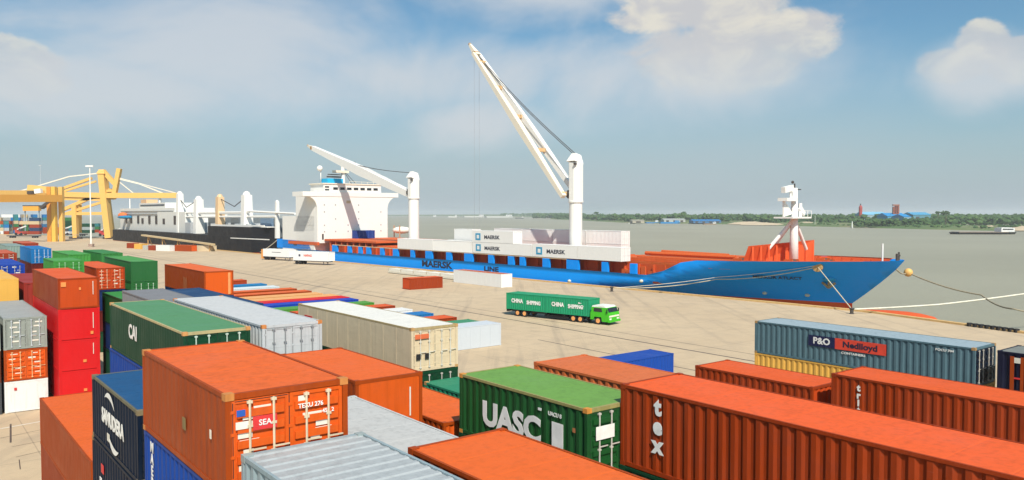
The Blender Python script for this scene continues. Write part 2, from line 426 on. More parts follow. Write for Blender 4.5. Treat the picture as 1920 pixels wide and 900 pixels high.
def m_bar(h, mat):
    g = MB(); g.tube([(0, -.05, .02), (0, -.05, h - .02)], .024, 6)
    for zz in (.06, h * .38, h * .7, h - .06): g.box(-.05, .05, -.07, -.016, zz - .025, zz + .025)
    g.box(0, .30, -.075, -.055, h * .42, h * .42 + .03)
    return g.mesh('locking_bar', mat)
def container(loc, L, Hh, rgb, label, group=None, Wd=2.44, rot=YAW, end='plain', door_rgb=None, detail=2, side='corr', roof_rgb=None, wear=.5, decals=0, marks=None, cast=None, empty_top=False, bar_rgb=None, cat='container', ribroof=False, rail=None):
    """origin: middle of the near end at the floor; y runs along the box away from the viewer"""
    root = empty('shipping_container', loc, rot); tag(root, label, cat, group)
    mat = paint(rgb, wear); dm = paint(door_rgb, wear) if door_rgb else mat; roof_rgb = roof_rgb or FADED_LIT.get(rgb); rm = paint(roof_rgb, min(.8, wear * 1.1)) if roof_rgb else mat
    cm = paint(cast, .8) if cast else mat; em = paint(ENDS_LIT[rgb], wear) if rgb in ENDS_LIT else mat
    if rgb in ENDS_LIT and not door_rgb: dm = em
    k = (round(L, 2), round(Hh, 2), rgb, wear, round(Wd, 2))
    def part(nm, key, fn, M=None, parent=root):
        o = put(nm, cmesh(key, fn), parent)
        if M is not None: o.matrix_local = M
        return o
    part('frame', ('fr', k, cast, rail), lambda: m_frame(L, Wd, Hh, mat, cm, paint(rail, .6) if rail else None))
    x = Wd / 2
    if detail >= 1:
        fn = (lambda: m_side(L, Hh, mat, .038 if side == 'corr' else .008)) if side in ('corr', 'shallow') else (lambda: m_smooth(L - .22, Hh - .2, mat, 10 if L > 8 else 5))
        for sx, M in ((-1, frame3((-x + .012, L - .11, .11), (0, -1, 0), (-1, 0, 0))), (1, frame3((x - .012, .11, .11), (0, 1, 0), (1, 0, 0)))):
            # panel: x along, y outwards, z up
            o = put('side_panel', cmesh(('sd', k, side), fn), root)
            ax = Vector((0, -1, 0)) if sx < 0 else Vector((0, 1, 0)); ay = Vector((sx, 0, 0))
            o.matrix_local = Matrix.Translation(((-x + .014) if sx < 0 else (x - .014), L - .11 if sx < 0 else .11, .11)) @ Matrix((ax, ay, Vector((0, 0, 1)))).transposed().to_4x4()
        if not empty_top:
            o = part('roof_panel', ('rf', k, roof_rgb, ribroof), lambda: m_roof(L, Wd, rm, ribroof), Matrix.Translation((0, 0, Hh - .012)))
        else:
            o = part('roof_panel', ('rfl', k, roof_rgb), lambda: m_roof(L, Wd, rm, False), Matrix.Translation((0, 0, Hh - .012)))
        eM = lambda y, s: Matrix.Translation((-s * (x - .11), y, .12)) @ Matrix((Vector((s, 0, 0)), Vector((0, -s, 0)), Vector((0, 0, 1)))).transposed().to_4x4()
        part('end_panel', ('en', k), lambda: m_endp(Wd, Hh, em), eM(L - .02, -1))
        if end == 'plain': part('end_panel', ('en', k), lambda: m_endp(Wd, Hh, em), eM(.02, 1))
        elif end == 'flatend': part('end_panel', ('enf', k), lambda: m_smooth(Wd - .22, Hh - .23, em, 1), eM(.02, 1))
        else:
            dw = (Wd - .26) / 2; dh = Hh - .25
            for i in range(2):
                d = part('door', ('dr', k, door_rgb, end), lambda: m_door(dw, dh, dm, end), Matrix.Translation((-x + .12 + i * (dw + .02), .03, .125)))
                if detail >= 2 or True:
                    for j in range(2):
                        part('locking_bar', ('lb', round(Hh, 2), bar_rgb), lambda: m_bar(dh, flat(bar_rgb, .5, 'bar_paint') if bar_rgb else M_STEELBAR), Matrix.Translation((dw * (.30 + .42 * j), 0, 0)), d)
                if i == 0 and detail >= 2:
                    gg = MB(); gg.box(dw + .001, dw + .019, -.015, .01, .05, dh - .05); gg.box(.012, .028, -.0195, -.0185, .05, dh - .05); gg.box(.06, dw - .02, -.0192, -.0182, dh - .035, dh - .02); gg.build('gasket', M_BLACK, d)
                if decals:
                    rr = random.Random(decals * 7 + i)
                    for j in range(9 if decals == 3 else 5):
                        gg = MB(); zz = dh * (.90 - (.095 if decals == 3 else .17) * j) + rr.uniform(-.05, .03); xx = dw * rr.uniform(.1, .5); ww = rr.uniform(.18, .42)
                        gg.box(xx, xx + ww, -.0235, -.0192, zz - .05, zz + .05)
                        gg.build('sticker', M_DECAL, d)
    else:
        gg = cmesh(('lo', k), lambda: (lambda g: (g.box(-x + .02, x - .02, .02, L - .02, .02, Hh - .015), g.mesh('body', mat))[1])(MB()))
        put('body', gg, root)
        if end != 'plain' :
            for i in range(4): put('locking_bar', cmesh(('lb', round(Hh, 2), bar_rgb), lambda: m_bar(Hh - .25, M_STEELBAR)), root).matrix_local = Matrix.Translation((-.75 + .5 * i, .05, .12))
    if marks: marks(root, L, Wd, Hh)
    return root

def near_corner(px, py, D):
    """top corner at the near left of the end facing the viewer, D metres below the camera"""
    p = P(px, py, H - D); return p.dot(V), p.dot(U), H - D
def far_corner(px, py, D, L):
    p = P(px, py, H - D); return p.dot(V), p.dot(U) - L, H - D
PAL = [('rust brown', (.10, .022, .010)), ('navy blue', C_NAVY), ('dark green', C_DKGREEN), ('dark grey', (.06, .065, .07)), ('dark blue', (.004, .02, .09)), ('maroon', (.11, .010, .008))]  # filler colours darkened to carry the shade in the gaps between stacks
def stack(v, u, ztop, L, hs, specs, short, Wd=2.44, **kw):
    """specs: list of dicts from the top down for the ones the photo shows; the rest of the column is filled below"""
    z = ztop; i = 0; out = []
    rr = random.Random(int(v * 100 + u * 10)); ords = ['directly', 'second', 'third', 'fourth', 'fifth']
    while z > .9:
        h = hs if i < len(specs) else None
        if h is None:
            n = max(1, round(z / 2.0)); h = z / n
        if i < len(specs):
            sp = dict(specs[i]); h = sp.pop('h', hs)
            if z - h < .9 and i == len(specs) - 1 and abs(z - h) < .5: h = z - .02
        else:
            nm, c = rr.choice(PAL); k = i - len(specs) + 1
            sp = dict(rgb=c, detail=1, label=f"{nm} container {'directly' if k == 1 else ords[min(k-1,4)]} below the {short}")
        c = YV(v + Wd / 2, u, z - h)
        jig = rr.uniform(-.025, .025)
        out.append(container(c + V * jig, sp.pop('L', L), h - .012, Wd=Wd, **sp)); z -= h; i += 1
        if i > 6: break
    return out

# writing on the boxes; the side facing the viewer is local -x
def side_text(s, size, along, up, m=M_LETTER, stack_=False, name='lettering', xs=1.0, off=.03):
    def fn(root, L, Wd, Hh):
        lettering(name, s, size, frame3((-Wd / 2 - .012, L - along, up), (0, -1, 0), (0, 0, 1)), m, root, stack_, off, .004, xs)
    return fn
def end_text(s, size, x, up, m=M_LETTER, name='lettering', xs=1.0, y=-.03):
    def fn(root, L, Wd, Hh):
        lettering(name, s, size, frame3((x, y, up), (1, 0, 0), (0, 0, 1)), m, root, False, .02, .003, xs)
    return fn
def side_patch(along0, along1, z0, z1, m, name='sign_panel', out=.010, th=.012):
    def fn(root, L, Wd, Hh):
        g = MB(); g.box(-Wd / 2 - out - th, -Wd / 2 - out, L - along1, L - along0, z0, z1); g.build(name, m, root)
    return fn
def end_patch(x0, x1, z0, z1, m, name='sticker', y=-.012):
    def fn(root, L, Wd, Hh):
        g = MB(); g.box(x0, x1, y - .006, y, z0, z1); g.build(name, m, root)
    return fn
def allof(*fs):
    def fn(*a):
        for f in fs: f(*a)
    return fn
def side_arc(c_along, cz, r, a0, a1, w, m):
    def fn(root, L, Wd, Hh):
        g = MB(); n = 10; v = []
        for i in range(n + 1):
            a = R(a0 + (a1 - a0) * i / n); ww = w * math.sin(math.pi * i / n) + .01
            for rr in (r - ww / 2, r + ww / 2): v.append((-Wd / 2 - .016, L - (c_along + rr * 1.25 * math.cos(a)), cz + rr * math.sin(a)))
        g.quadset(v, [(2 * i, 2 * i + 1, 2 * i + 3, 2 * i + 2) for i in range(n)]); g.build('emblem', m, root)
    return fn
OC = (.55, .22, .06)
# O1 big orange box with the doors toward us; blue box under it
v, u, z = 4.70, 14.45, 9.70
M_REDDEC = flat((.62, .03, .03), .6, 'red_sticker'); M_BLUEDEC = flat((.02, .10, .45), .6, 'blue_sticker')
stack(v, u, z, 6.06, 1.94, [
    dict(rgb=C_ORANGE, end='ribbed', side='shallow', detail=2, cast=OC, decals=3, wear=.55, bar_rgb=(.62, .52, .36), label='nearest orange container with four pale locking bars on ribbed doors',
         marks=allof(end_text('SEA', .15, -.49, 1.33, y=-.038), end_patch(-.72, -.26, 1.20, 1.46, M_REDDEC, y=-.026), end_text('TEXU 276', .12, .42, 1.52, y=-.034), end_text('451 2', .11, .78, 1.36, y=-.034),
                     end_patch(-1.02, -.86, 1.50, 1.62, M_BLUEDEC, y=-.024), end_patch(-1.04, -.80, 1.26, 1.40, M_DECAL, y=-.024), side_patch(5.2, 5.28, .95, 1.12, M_DECAL), side_patch(3.4, 3.6, .75, 1.0, flat((.2, .14, .05)), 'vent'))),
    dict(rgb=C_BLUE, detail=1, label='bright blue container with white writing running down its side under the nearest orange', marks=side_text('MAERSK', .34, .75, .95, stack_=True))],
    'bright blue container with white writing')
# S1 steel grey roof in front of it
v, u, z = near_corner(447, 854, 4.4)
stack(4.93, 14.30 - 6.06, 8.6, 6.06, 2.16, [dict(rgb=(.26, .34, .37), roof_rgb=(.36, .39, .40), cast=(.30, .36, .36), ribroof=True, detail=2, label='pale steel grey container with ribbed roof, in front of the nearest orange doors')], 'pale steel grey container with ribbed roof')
# O3 orange roof, bottom middle
stack(8.25, 13.95 - 6.06, 8.2, 6.06, 2.05, [dict(rgb=C_ORANGE, detail=2, wear=.35, label='orange container roof cut by the bottom edge, just left of the tall white letters UASC')], 'orange container at the bottom edge beside UASC')
# W1 white roof
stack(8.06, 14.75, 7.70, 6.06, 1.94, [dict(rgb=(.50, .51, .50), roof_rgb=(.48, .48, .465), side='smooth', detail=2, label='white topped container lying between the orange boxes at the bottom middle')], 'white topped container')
# O2 orange, plain end
v, u, z = 11.28, 22.3, 7.76
stack(v, u, z, 6.06, 1.94, [dict(rgb=C_ORANGE, end='flatend', detail=2, side='shallow', wear=.4, label='orange container with a smooth bright orange end, right behind the nearest orange doors', marks=allof(end_patch(.72, .77, .55, 1.5, M_DECAL, 'pipe'), end_patch(.0, .22, .18, .42, flat((.12, .08, .03)), 'rust_patch')))], 'orange container with smooth end')
# NB navy pair
circ = allof(side_text('SAMUDERA', .60, 3.0, 1.0, xs=.95, off=.04), side_arc(2.55, 1.0, .75, 35, 125, .17, M_LETTER), side_arc(3.3, 1.0, .78, 215, 300, .2, M_LETTER), side_patch(2.3, 2.6, .35, .58, M_DECAL, 'sticker'))
stack(4.98, 22.45, 7.76, 6.06, 1.98, [
    dict(rgb=C_NAVY, roof_rgb=(.010, .075, .19), end='ribbed', rail=(.14, .13, .08), cast=(.20, .16, .09), detail=2, label='navy container with curved white emblem and lettering, upper of two', marks=circ),
    dict(rgb=C_NAVY, end='ribbed', detail=2, cast=(.30, .17, .06), label='navy container with a red dot and white mark, lower of two', marks=allof(side_patch(1.45, 1.8, 1.15, 1.42, M_REDDEC), side_patch(1.2, 1.5, .8, .95, M_LETTER), side_patch(1.6, 2.2, .6, .7, M_LETTER)))], 'navy container with a red dot')
# OL low orange at the left bottom
stack(5.25, 30.4, 4.36, 12.19, 2.18, [dict(rgb=C_ORANGE, side='shallow', detail=1, wear=.4, label='long low orange container beside the navy pair, upper of two'), dict(rgb=C_ORANGE2, side='shallow', detail=1, wear=.4, label='long orange container on the ground, under the other orange one beside the navy pair')], 'long low orange container at the left')
# G1 green + blue below
stack(8.1, 29.5, 8.72, 12.19, 2.18, [
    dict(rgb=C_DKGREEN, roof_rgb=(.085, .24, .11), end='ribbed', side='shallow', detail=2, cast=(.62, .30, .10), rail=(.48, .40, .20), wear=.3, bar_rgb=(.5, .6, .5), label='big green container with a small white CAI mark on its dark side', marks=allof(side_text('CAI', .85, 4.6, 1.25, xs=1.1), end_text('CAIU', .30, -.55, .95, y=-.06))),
    dict(rgb=C_BLUE, detail=1, label='blue container under the big green one with the CAI mark', marks=side_patch(1.2, 1.5, .9, 1.1, M_LETTER, 'sticker'))], 'blue container under the green one')
# W2 grey white
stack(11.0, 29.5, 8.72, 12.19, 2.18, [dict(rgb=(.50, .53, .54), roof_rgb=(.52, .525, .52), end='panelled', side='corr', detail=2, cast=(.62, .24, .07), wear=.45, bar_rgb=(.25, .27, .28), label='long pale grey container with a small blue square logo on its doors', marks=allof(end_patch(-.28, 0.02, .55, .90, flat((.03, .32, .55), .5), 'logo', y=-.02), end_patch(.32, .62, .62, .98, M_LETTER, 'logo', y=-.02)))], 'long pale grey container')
# C1 cream
stack(17.65, 29.6, 8.0, 12.19, 1.96, [
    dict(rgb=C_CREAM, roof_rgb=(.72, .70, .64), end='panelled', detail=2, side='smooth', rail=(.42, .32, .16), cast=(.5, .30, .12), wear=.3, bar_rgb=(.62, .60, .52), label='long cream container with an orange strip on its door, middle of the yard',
         marks=allof(end_patch(-1.05, -.35, 1.45, 1.66, flat((.65, .14, .05)), 'sign_panel', y=-.035), end_patch(-1.0, -.75, .55, .80, M_BLACK, 'sticker', y=-.035), end_patch(-.55, -.35, .55, .80, M_BLACK, 'sticker', y=-.035), side_patch(.9, 1.9, 1.15, 1.42, M_REDDEC))),
    dict(rgb=C_DKGREEN, end='ribbed', detail=2, label='dark green container with two white squares under the cream one', marks=allof(end_patch(-.5, -.2, .9, 1.2, M_LETTER, y=-.05), end_patch(0, .3, .95, 1.25, M_LETTER, y=-.05)))], 'dark green container with two white squares')
# G3, OS
stack(17.7, 22.6, 5.82, 6.06, 1.94, [dict(rgb=C_TEAL, detail=1, cast=(.5, .26, .10), label='small green container roof wedged behind the UASC container')], 'small green roof behind UASC')
stack(14.55, 22.3, 5.9, 6.06, 1.96, [dict(rgb=C_ORANGE, detail=1, wear=.5, label='orange container roof low in the gap left of the UASC container')], 'orange roof left of UASC')
# U1 UASC
def plate(root, L, Wd, Hh):
    g = MB(); g.box(-Wd / 2 - .024, -Wd / 2 - .012, .95, 1.42, .10, 1.32); g.build('white_panel', M_LETTER, root)
stack(14.5, 15.25, 7.76, 6.06, 1.94, [dict(rgb=(.010, .075, .018), roof_rgb=(.14, .30, .06), end='ribbed', detail=2, cast=(.62, .26, .05), rail=(.30, .27, .10), wear=.5, label='green container with UASC in tall white letters on its side',
    marks=allof(side_text('UASC', 1.0, 2.72, .88, xs=1.12, off=.045), plate, side_text('UACU 8', .16, 4.75, 1.52), side_text('-', .5, 4.1, 1.6), end_patch(-.95, -.25, 1.05, 1.42, M_LETTER, y=-.06), side_patch(5.5, 5.6, 1.2, 1.32, M_CAST, 'sticker')))], 'green UASC container')
# R1 long orange right
stack(15.72, 15.2 - 12.19, 8.3, 12.19, 2.25, [dict(rgb=C_ORANGE2, roof_rgb=(.72, .105, .020), detail=2, wear=.5, label='long orange ribbed container filling the bottom right corner, with letters down its side', marks=side_text('tex', .62, 1.35, 1.33, stack_=True, off=.05))], 'long orange container at bottom right')
# R0
stack(17.75, 15.3, 7.76, 6.06, 1.94, [dict(rgb=(.58, .14, .04), detail=2, wear=.5, label='faded orange container roof between the UASC container and the ground level blue one')], 'faded orange roof behind UASC')
# R2, R3
stack(29.7, 17.8, 5.82, 6.06, 1.94, [dict(rgb=C_ORANGE2, detail=1, label='orange container whose roof shows left of the grey P&O box and its yellow neighbour')], 'orange roof left of the P&O box')
stack(29.75, 17.0 - 12.19, 6.54, 12.19, 2.1, [dict(rgb=C_ORANGE2, detail=2, wear=.45, label='orange ribbed container with white letters reading downwards, in front of the P&O box', marks=side_text('triton', .36, 1.15, .95, stack_=True, off=.05))], 'orange container in front of P&O')
# PO grey blue + yellow
M_POB = flat((.006, .010, .06), .5, 'navy_panel'); M_POR = flat((.70, .06, .03), .5, 'red_panel')
po = allof(side_patch(3.55, 5.15, .92, 1.52, M_POB), side_patch(5.15, 8.0, .92, 1.52, M_POR), side_text('P&O', .50, 4.35, 1.20, xs=1.05), side_text('Nedlloyd', .46, 6.57, 1.22, m=M_DARKLET, xs=1.15),
           side_text('CONTAINERS', .16, 6.0, .72), side_text('POCU 704', .14, 11.2, 1.68))
pov, pou, poz = far_corner(1415.5, 601.3, 6.46, 12.3)
def _po(root, L, Wd, Hh):
    for f in (side_patch(3.55, 5.15, .92, 1.52, M_POB), side_patch(5.15, 8.0, .92, 1.52, M_POR)): f(root, L, Wd, Hh)
    lettering('lettering', 'P&O', .50, frame3((-Wd / 2 - .026, L - 4.35, 1.22), (0, -1, 0), (0, 0, 1)), M_LETTER, root, off=.03, ext=.004, xs=1.05)
    lettering('lettering', 'Nedlloyd', .44, frame3((-Wd / 2 - .026, L - 6.57, 1.22), (0, -1, 0), (0, 0, 1)), M_DARKLET, root, off=.03, ext=.004, xs=1.2)
    lettering('lettering', 'POCU 704', .16, frame3((-Wd / 2 - .016, L - 10.9, 1.62), (0, -1, 0), (0, 0, 1)), M_LETTER, root, off=.02, ext=.004, xs=1.2)
    lettering('lettering', 'CONTAINERS', .17, frame3((-Wd / 2 - .016, L - 6.2, .76), (0, -1, 0), (0, 0, 1)), M_LETTER, root, off=.02, ext=.004, xs=1.3)
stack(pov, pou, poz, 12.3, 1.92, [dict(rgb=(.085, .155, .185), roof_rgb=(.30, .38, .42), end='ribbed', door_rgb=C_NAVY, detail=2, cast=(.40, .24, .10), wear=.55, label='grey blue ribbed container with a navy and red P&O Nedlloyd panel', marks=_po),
    dict(rgb=C_YELLOW, detail=1, wear=.25, label='yellow ribbed container under the grey blue P&O one')], 'yellow container under P&O')
stack(pov + .2, pou - .9 - 12.19, poz, 12.19, 1.94, [dict(rgb=(.010, .011, .030), roof_rgb=(.20, .21, .19), detail=2, label='black container with an orange framed opening in its side, at the right edge', marks=allof(side_patch(.55, .72, .15, 1.75, paint(C_ORANGE, .3), 'post'), side_patch(.98, 1.12, .15, 1.75, paint(C_ORANGE, .3), 'post'), side_patch(.72, .98, 1.45, 1.7, M_DECAL, 'sticker'), side_patch(.72, .98, .7, .78, M_REDDEC, 'sticker')))], 'black container at the right edge')
# RS red stack
rv, ru, rz = near_corner(108, 522.7, 4.28)
stack(rv, ru, rz, 11.9, 2.05, [
    dict(rgb=C_ORANGE2, end='flatend', detail=1, side='shallow', wear=.3, label='orange red container on top of the scarlet stack', marks=allof(end_patch(-1.05, -.75, 1.5, 1.8, flat((.75, .25, .06)), y=-.035), end_patch(.82, .86, .9, 1.8, M_DECAL, 'pipe', y=-.035), end_patch(.0, .12, 1.25, 1.42, flat((.75, .25, .06)), y=-.035))),
    dict(rgb=C_RED, end='flatend', detail=1, side='shallow', wear=.12, label='scarlet container, uppermost of three', marks=allof(end_patch(.8, .84, .7, 1.75, M_DECAL, 'pipe', y=-.035), end_patch(.65, .82, .3, .5, flat((.75, .25, .06)), y=-.035))),
    dict(rgb=C_RED, end='flatend', detail=1, side='shallow', wear=.12, label='scarlet container, middle one of three', marks=allof(end_patch(.8, .84, 1.0, 1.75, M_DECAL, 'pipe', y=-.035), end_patch(.2, .4, .5, .68, flat((.75, .25, .06)), y=-.035))),
    dict(rgb=C_RED, end='flatend', detail=1, side='shallow', wear=.12, label='scarlet container, lowest of three', marks=end_patch(.2, .4, .6, .78, flat((.75, .25, .06)), y=-.035))], 'scarlet containers')
# GY grey / orange / white
gp = P(87, 592, H - 6.8); gv = gp.dot(V) - 2.44; gu = gp.dot(U)
stack(gv, gu, 6.2, 12.19, 2.07, [
    dict(rgb=(.28, .31, .28), roof_rgb=(.33, .35, .34), end='panelled', detail=2, decals=5, bar_rgb=(.5, .55, .58), label='grey container with barred doors at the left edge, top of its stack'),
    dict(rgb=C_ORANGE, end='ribbed', detail=2, decals=9, bar_rgb=(.75, .45, .22), label='orange container with barred doors between a grey and a white one'),
    dict(rgb=C_WHITE, end='flatend', detail=2, side='smooth', h=2.06, label='white container on the ground at the left edge, under an orange one', marks=end_patch(-.7, -.55, 1.45, 1.62, M_REDDEC, y=-.035))], 'white container at the left edge')
gp2 = YV(gv - 2.62, gu)
stack(gv - 2.62, gu, 6.2, 12.19, 2.07, [dict(rgb=C_OLIVE, roof_rgb=(.33, .35, .34), end='panelled', detail=1, label='grey container cut off by the left edge, beside the barred grey doors')], 'grey container cut by the left edge')
# YE yellow, DR dark red behind
yp = P(35, 522, H - 5.2)
stack(yp.dot(V) - 2.44, yp.dot(U), 7.8, 12.19, 2.1, [dict(rgb=C_YELLOW, end='flatend', detail=1, wear=.15, label='yellow container at the left edge behind the grey one')], 'yellow container at the left edge')
stack(yp.dot(V) + .35, yp.dot(U) + .3, 7.4, 12.19, 2.1, [dict(rgb=C_MAROON, detail=1, label='dark red container squeezed between the yellow one and the scarlet stack')], 'dark red container beside the yellow one')
# BU2, OR2, BL, RD0
bp_ = P(46, 495, H - 5.2)
stack(bp_.dot(V) - 2.44, bp_.dot(U), 7.8, 12.19, 1.95, [dict(rgb=(.008, .05, .34), end='ribbed', detail=1, decals=2, label='royal blue container with barred doors behind the yellow one at the left edge')], 'royal blue container')
stack(bp_.dot(V) - 5.2, bp_.dot(U), 7.8, 12.19, 1.95, [dict(rgb=(.008, .05, .34), end='ribbed', detail=1, decals=4, label='royal blue container at the very left edge, beside its twin')], 'royal blue container at the very edge')
op = P(32, 474, H - 5.2)
stack(op.dot(V) - 2.44, op.dot(U), 7.8, 12.19, 1.95, [dict(rgb=C_RUST, end='ribbed', detail=1, decals=6, label='rusty orange container with barred doors at the left edge, behind the royal blue ones')], 'rusty barred container')
bl = near_corner(58, 466.5, 4.9)
stack(bl[0], bl[1], bl[2], 12.19, 2.05, [dict(rgb=C_BLUE2, end='ribbed', detail=1, bar_rgb=(.7, .75, .8), label='mid blue container left of the bright green ones, with white door bars')], 'mid blue container')
rd = P(72, 455.5, H - 5)
stack(rd.dot(V) - 2.44, rd.dot(U), 8.0, 12.19, 1.94, [dict(rgb=C_RUST, detail=1, label='dark rust container farthest back at the left, behind the mid blue one')], 'dark rust container at the back')
stack(rd.dot(V) - 5.3, rd.dot(U) - 8, 7.9, 12.19, 1.94, [dict(rgb=(.22, .30, .27), detail=1, label='grey green container at the left edge behind the rusty barred one')], 'grey green container')
# greens
g2 = near_corner(100, 489.5, 4.25)
stack(g2[0], g2[1], g2[2], 6.06, 1.95, [dict(rgb=C_GREEN2, end='ribbed', detail=1, bar_rgb=(.35, .6, .35), label='bright green container with barred doors behind the orange red top of the scarlet stack'),
    dict(rgb=(.08, .34, .05), end='ribbed', detail=1, bar_rgb=(.35, .6, .35), label='bright green container below the other bright green barred one')], 'bright green barred pair')
lg = near_corner(128, 477, 5.0)
stack(lg[0], lg[1], lg[2], 12.19, 1.95, [dict(rgb=C_GREEN2, detail=1, label='bright green container farther left, its long roof behind the barred green pair')], 'bright green container with long roof')
lg = near_corner(190, 475, 5.0)
stack(lg[0], lg[1], lg[2], 12.19, 1.95, [dict(rgb=(.035, .20, .045), detail=1, label='green container nearer the quay, rearmost on the right of the green roofs')], 'rearmost green roof on the right')
gr = near_corner(245, 490.7, 4.7)
stack(gr[0], gr[1], gr[2], 12.19, 2.02, [dict(rgb=(.022, .125, .035), roof_rgb=(.07, .28, .06), end='flatend', detail=1, wear=.3, label='dark green container with smooth end, just left of the lone orange one'),
    dict(rgb=(.022, .14, .035), end='ribbed', detail=1, bar_rgb=(.5, .65, .5), label='dark green container with pale bars under the smooth ended green one')], 'dark green barred container')
r1 = near_corner(180, 503, 5.1)
stack(r1[0], r1[1], r1[2], 12.19, 2.05, [dict(rgb=C_ORANGE2, end='ribbed', detail=1, decals=4, bar_rgb=(.75, .5, .3), label='red orange container with barred doors between the scarlet stack and the dark green end')], 'red orange barred container')
# LO1 lone orange
lo = near_corner(382.7, 509.3, 4.9)
stack(lo[0], lo[1], lo[2], 12.3, 2.12, [dict(rgb=C_ORANGE, end='flatend', detail=1, side='shallow', wear=.15, label='lone bright orange container with a dark hatch in its side, beside the far row', marks=allof(side_patch(6.2, 7.3, .15, 1.3, paint((.36, .10, .03), .3), 'hatch'), end_patch(.75, .95, .1, 1.95, flat((.75, .30, .10)), 'post', y=-.035)))], 'lone bright orange container')
# behind G1: green, grey, navy roofs
stack(11.4, 54.95, 7.5, 6.06, 2.0, [dict(rgb=(.006, .05, .01), roof_rgb=(.03, .22, .03), detail=1, wear=.3, label='small plain green container roof behind the big green CAI one')], 'small plain green roof')  # near-black body colour stands in for the shadow in the gap
stack(11.35, 42.5, 8.1, 12.19, 2.05, [dict(rgb=(.20, .20, .21), detail=1, label='dark grey container roof behind the long pale grey one')], 'dark grey roof')
stack(14.35, 44.8, 7.8, 12.19, 1.95, [dict(rgb=(.012, .05, .13), detail=1, label='navy container roof between the dark grey roof and the lone orange container')], 'navy roof')
# ground row turned crosswise behind the cream one
LA = YAW - R(90)    # local y runs towards the left (minus V); the near end faces the quay
def cross(u, v_right, L, Hh, rgb, label, **kw):
    """box lying across: its right hand end at v_right, its near long side at u"""
    root = container(YV(v_right, u + kw.get('Wd', 2.44) / 2, 0), L, Hh, rgb, label, rot=YAW + R(90), **kw)
    return root
cross(61.7, 47.0, 12.19, 2.18, (.52, .56, .60), 'pale grey container at the near end of the far row, with an orange patch', detail=1, side='smooth', group=None, wear=.1,
      marks=lambda r, L, Wd, Hh: (lambda g: (g.box(-Wd / 2 - .03, -Wd / 2 - .012, 7.6, 8.6, .05, 1.25), g.build('orange_patch', flat((.75, .36, .12)), r)))(MB()))
row = [(65.2, 47.2, (.05, .24, .12), 'green', 'second'), (69.6, 47.1, C_ORANGE2, 'orange', 'third'), (73.9, 46.9, C_BLUE2, 'blue', 'fourth'), (78.4, 46.9, C_WHITE, 'white', 'fifth'), (82.9, 47.2, C_ORANGE2, 'orange', 'sixth'),
       (87.4, 46.8, (.08, .28, .04), 'green', 'seventh'), (92.0, 47, (.01, .05, .40), 'royal blue', 'eighth'), (95.2, 47.3, C_RED, 'red', 'ninth'), (98.2, 47.2, (.72, .36, .13), 'sandy orange', 'tenth'), (101.6, 46.5, (.72, .36, .13), 'sandy orange', 'eleventh'),
       (106, 46.8, C_ORANGE, 'orange', 'twelfth'), (110.5, 46.5, C_ORANGE, 'orange', 'thirteenth'), (115.5, 45.8, (.6, .68, .7), 'pale', 'fourteenth'), (120.5, 45.8, (.01, .18, .40), 'blue', 'fifteenth'), (130, 46, C_ORANGE2, 'orange', 'last')]
for uu, vr, c, nm, o in row:
    cross(uu, vr, 12.19, 1.94, c, f'{nm} container lying crosswise, {o} from the near end of the far row', detail=1, wear=.2)
cross(P(1172, 677.5, 1.94).dot(U), P(1259, 661.7, 1.94).dot(V), 6.06, 1.94, (.008, .06, .33), 'blue container standing alone on the ground behind the faded orange roof', detail=1, wear=.3, end='ribbed')

# ------------------------------------------------------------------ things on the quay
def quay_box(p, d, L, Hh, rgb, label, **kw):
    """p: near right bottom corner seen; d: direction the box runs away"""
    d = d.normalized(); rot = math.atan2(d.y, d.x) - R(90); side_ = Vector((d.y, -d.x, 0))
    return container(p - side_ * 1.22, L, Hh, rgb, label, rot=rot, **kw)
p0 = P(830, 539.5)
cross(p0.dot(U), p0.dot(V), 6.6, 1.94, C_ORANGE2, 'red orange container alone on the open quay, left of the green truck', detail=1, wear=.3, end='plain')
a = P(850.5, 529); b = P(940, 539.5); d = (a - b)
quay_box(b + Vector((d.y, -d.x, 0)).normalized() * 2.44, d, d.length, 2.35, (.78, .78, .76), 'long open topped white container with rusty red inside, on the quay by the ship', detail=1, side='smooth', wear=.05, empty_top=True, roof_rgb=(.45, .10, .03))
# low white flat racks along the ship
fr = empty('flat_rack', P(795, 517.5), math.atan2(q.y, q.x)); tag(fr, 'row of low white flat racks lying on the quay beside the hull letters', 'flat rack')
g = MB(); g.box(-12, 12, -1.2, 1.2, .12, .5); g.build('deck', paint((.70, .66, .55), .3), fr)
for i in range(5):
    g = MB(); g.box(-11.8 + i * 4.75, -7.4 + i * 4.75, -1.1, 1.1, .503, 1.0); g.build('load_panel', paint((.74, .71, .62), .3), fr)
for i in range(6):
    g = MB(); g.box(-12 + i * 4.75, -11.85 + i * 4.75, -1.15, 1.15, 0, 1.12); g.build('end_post', paint((.5, .45, .36), .3), fr)

M_HUB = flat((.80, .36, .12), .5, 'wheel_hub')
def wheel(parent, x, y, r=.42, w=.32, hub=M_HUB):
    wo = MB(); wo.tube([(x - w / 2, y, r), (x + w / 2, y, r)], r, 16); o = wo.build('wheel', M_BLACK, parent)
    hb = MB(); hb.tube([(x - w / 2 - .03, y, r), (x + w / 2 + .03, y, r)], r * .62, 12); hb.build('rim', hub, o)
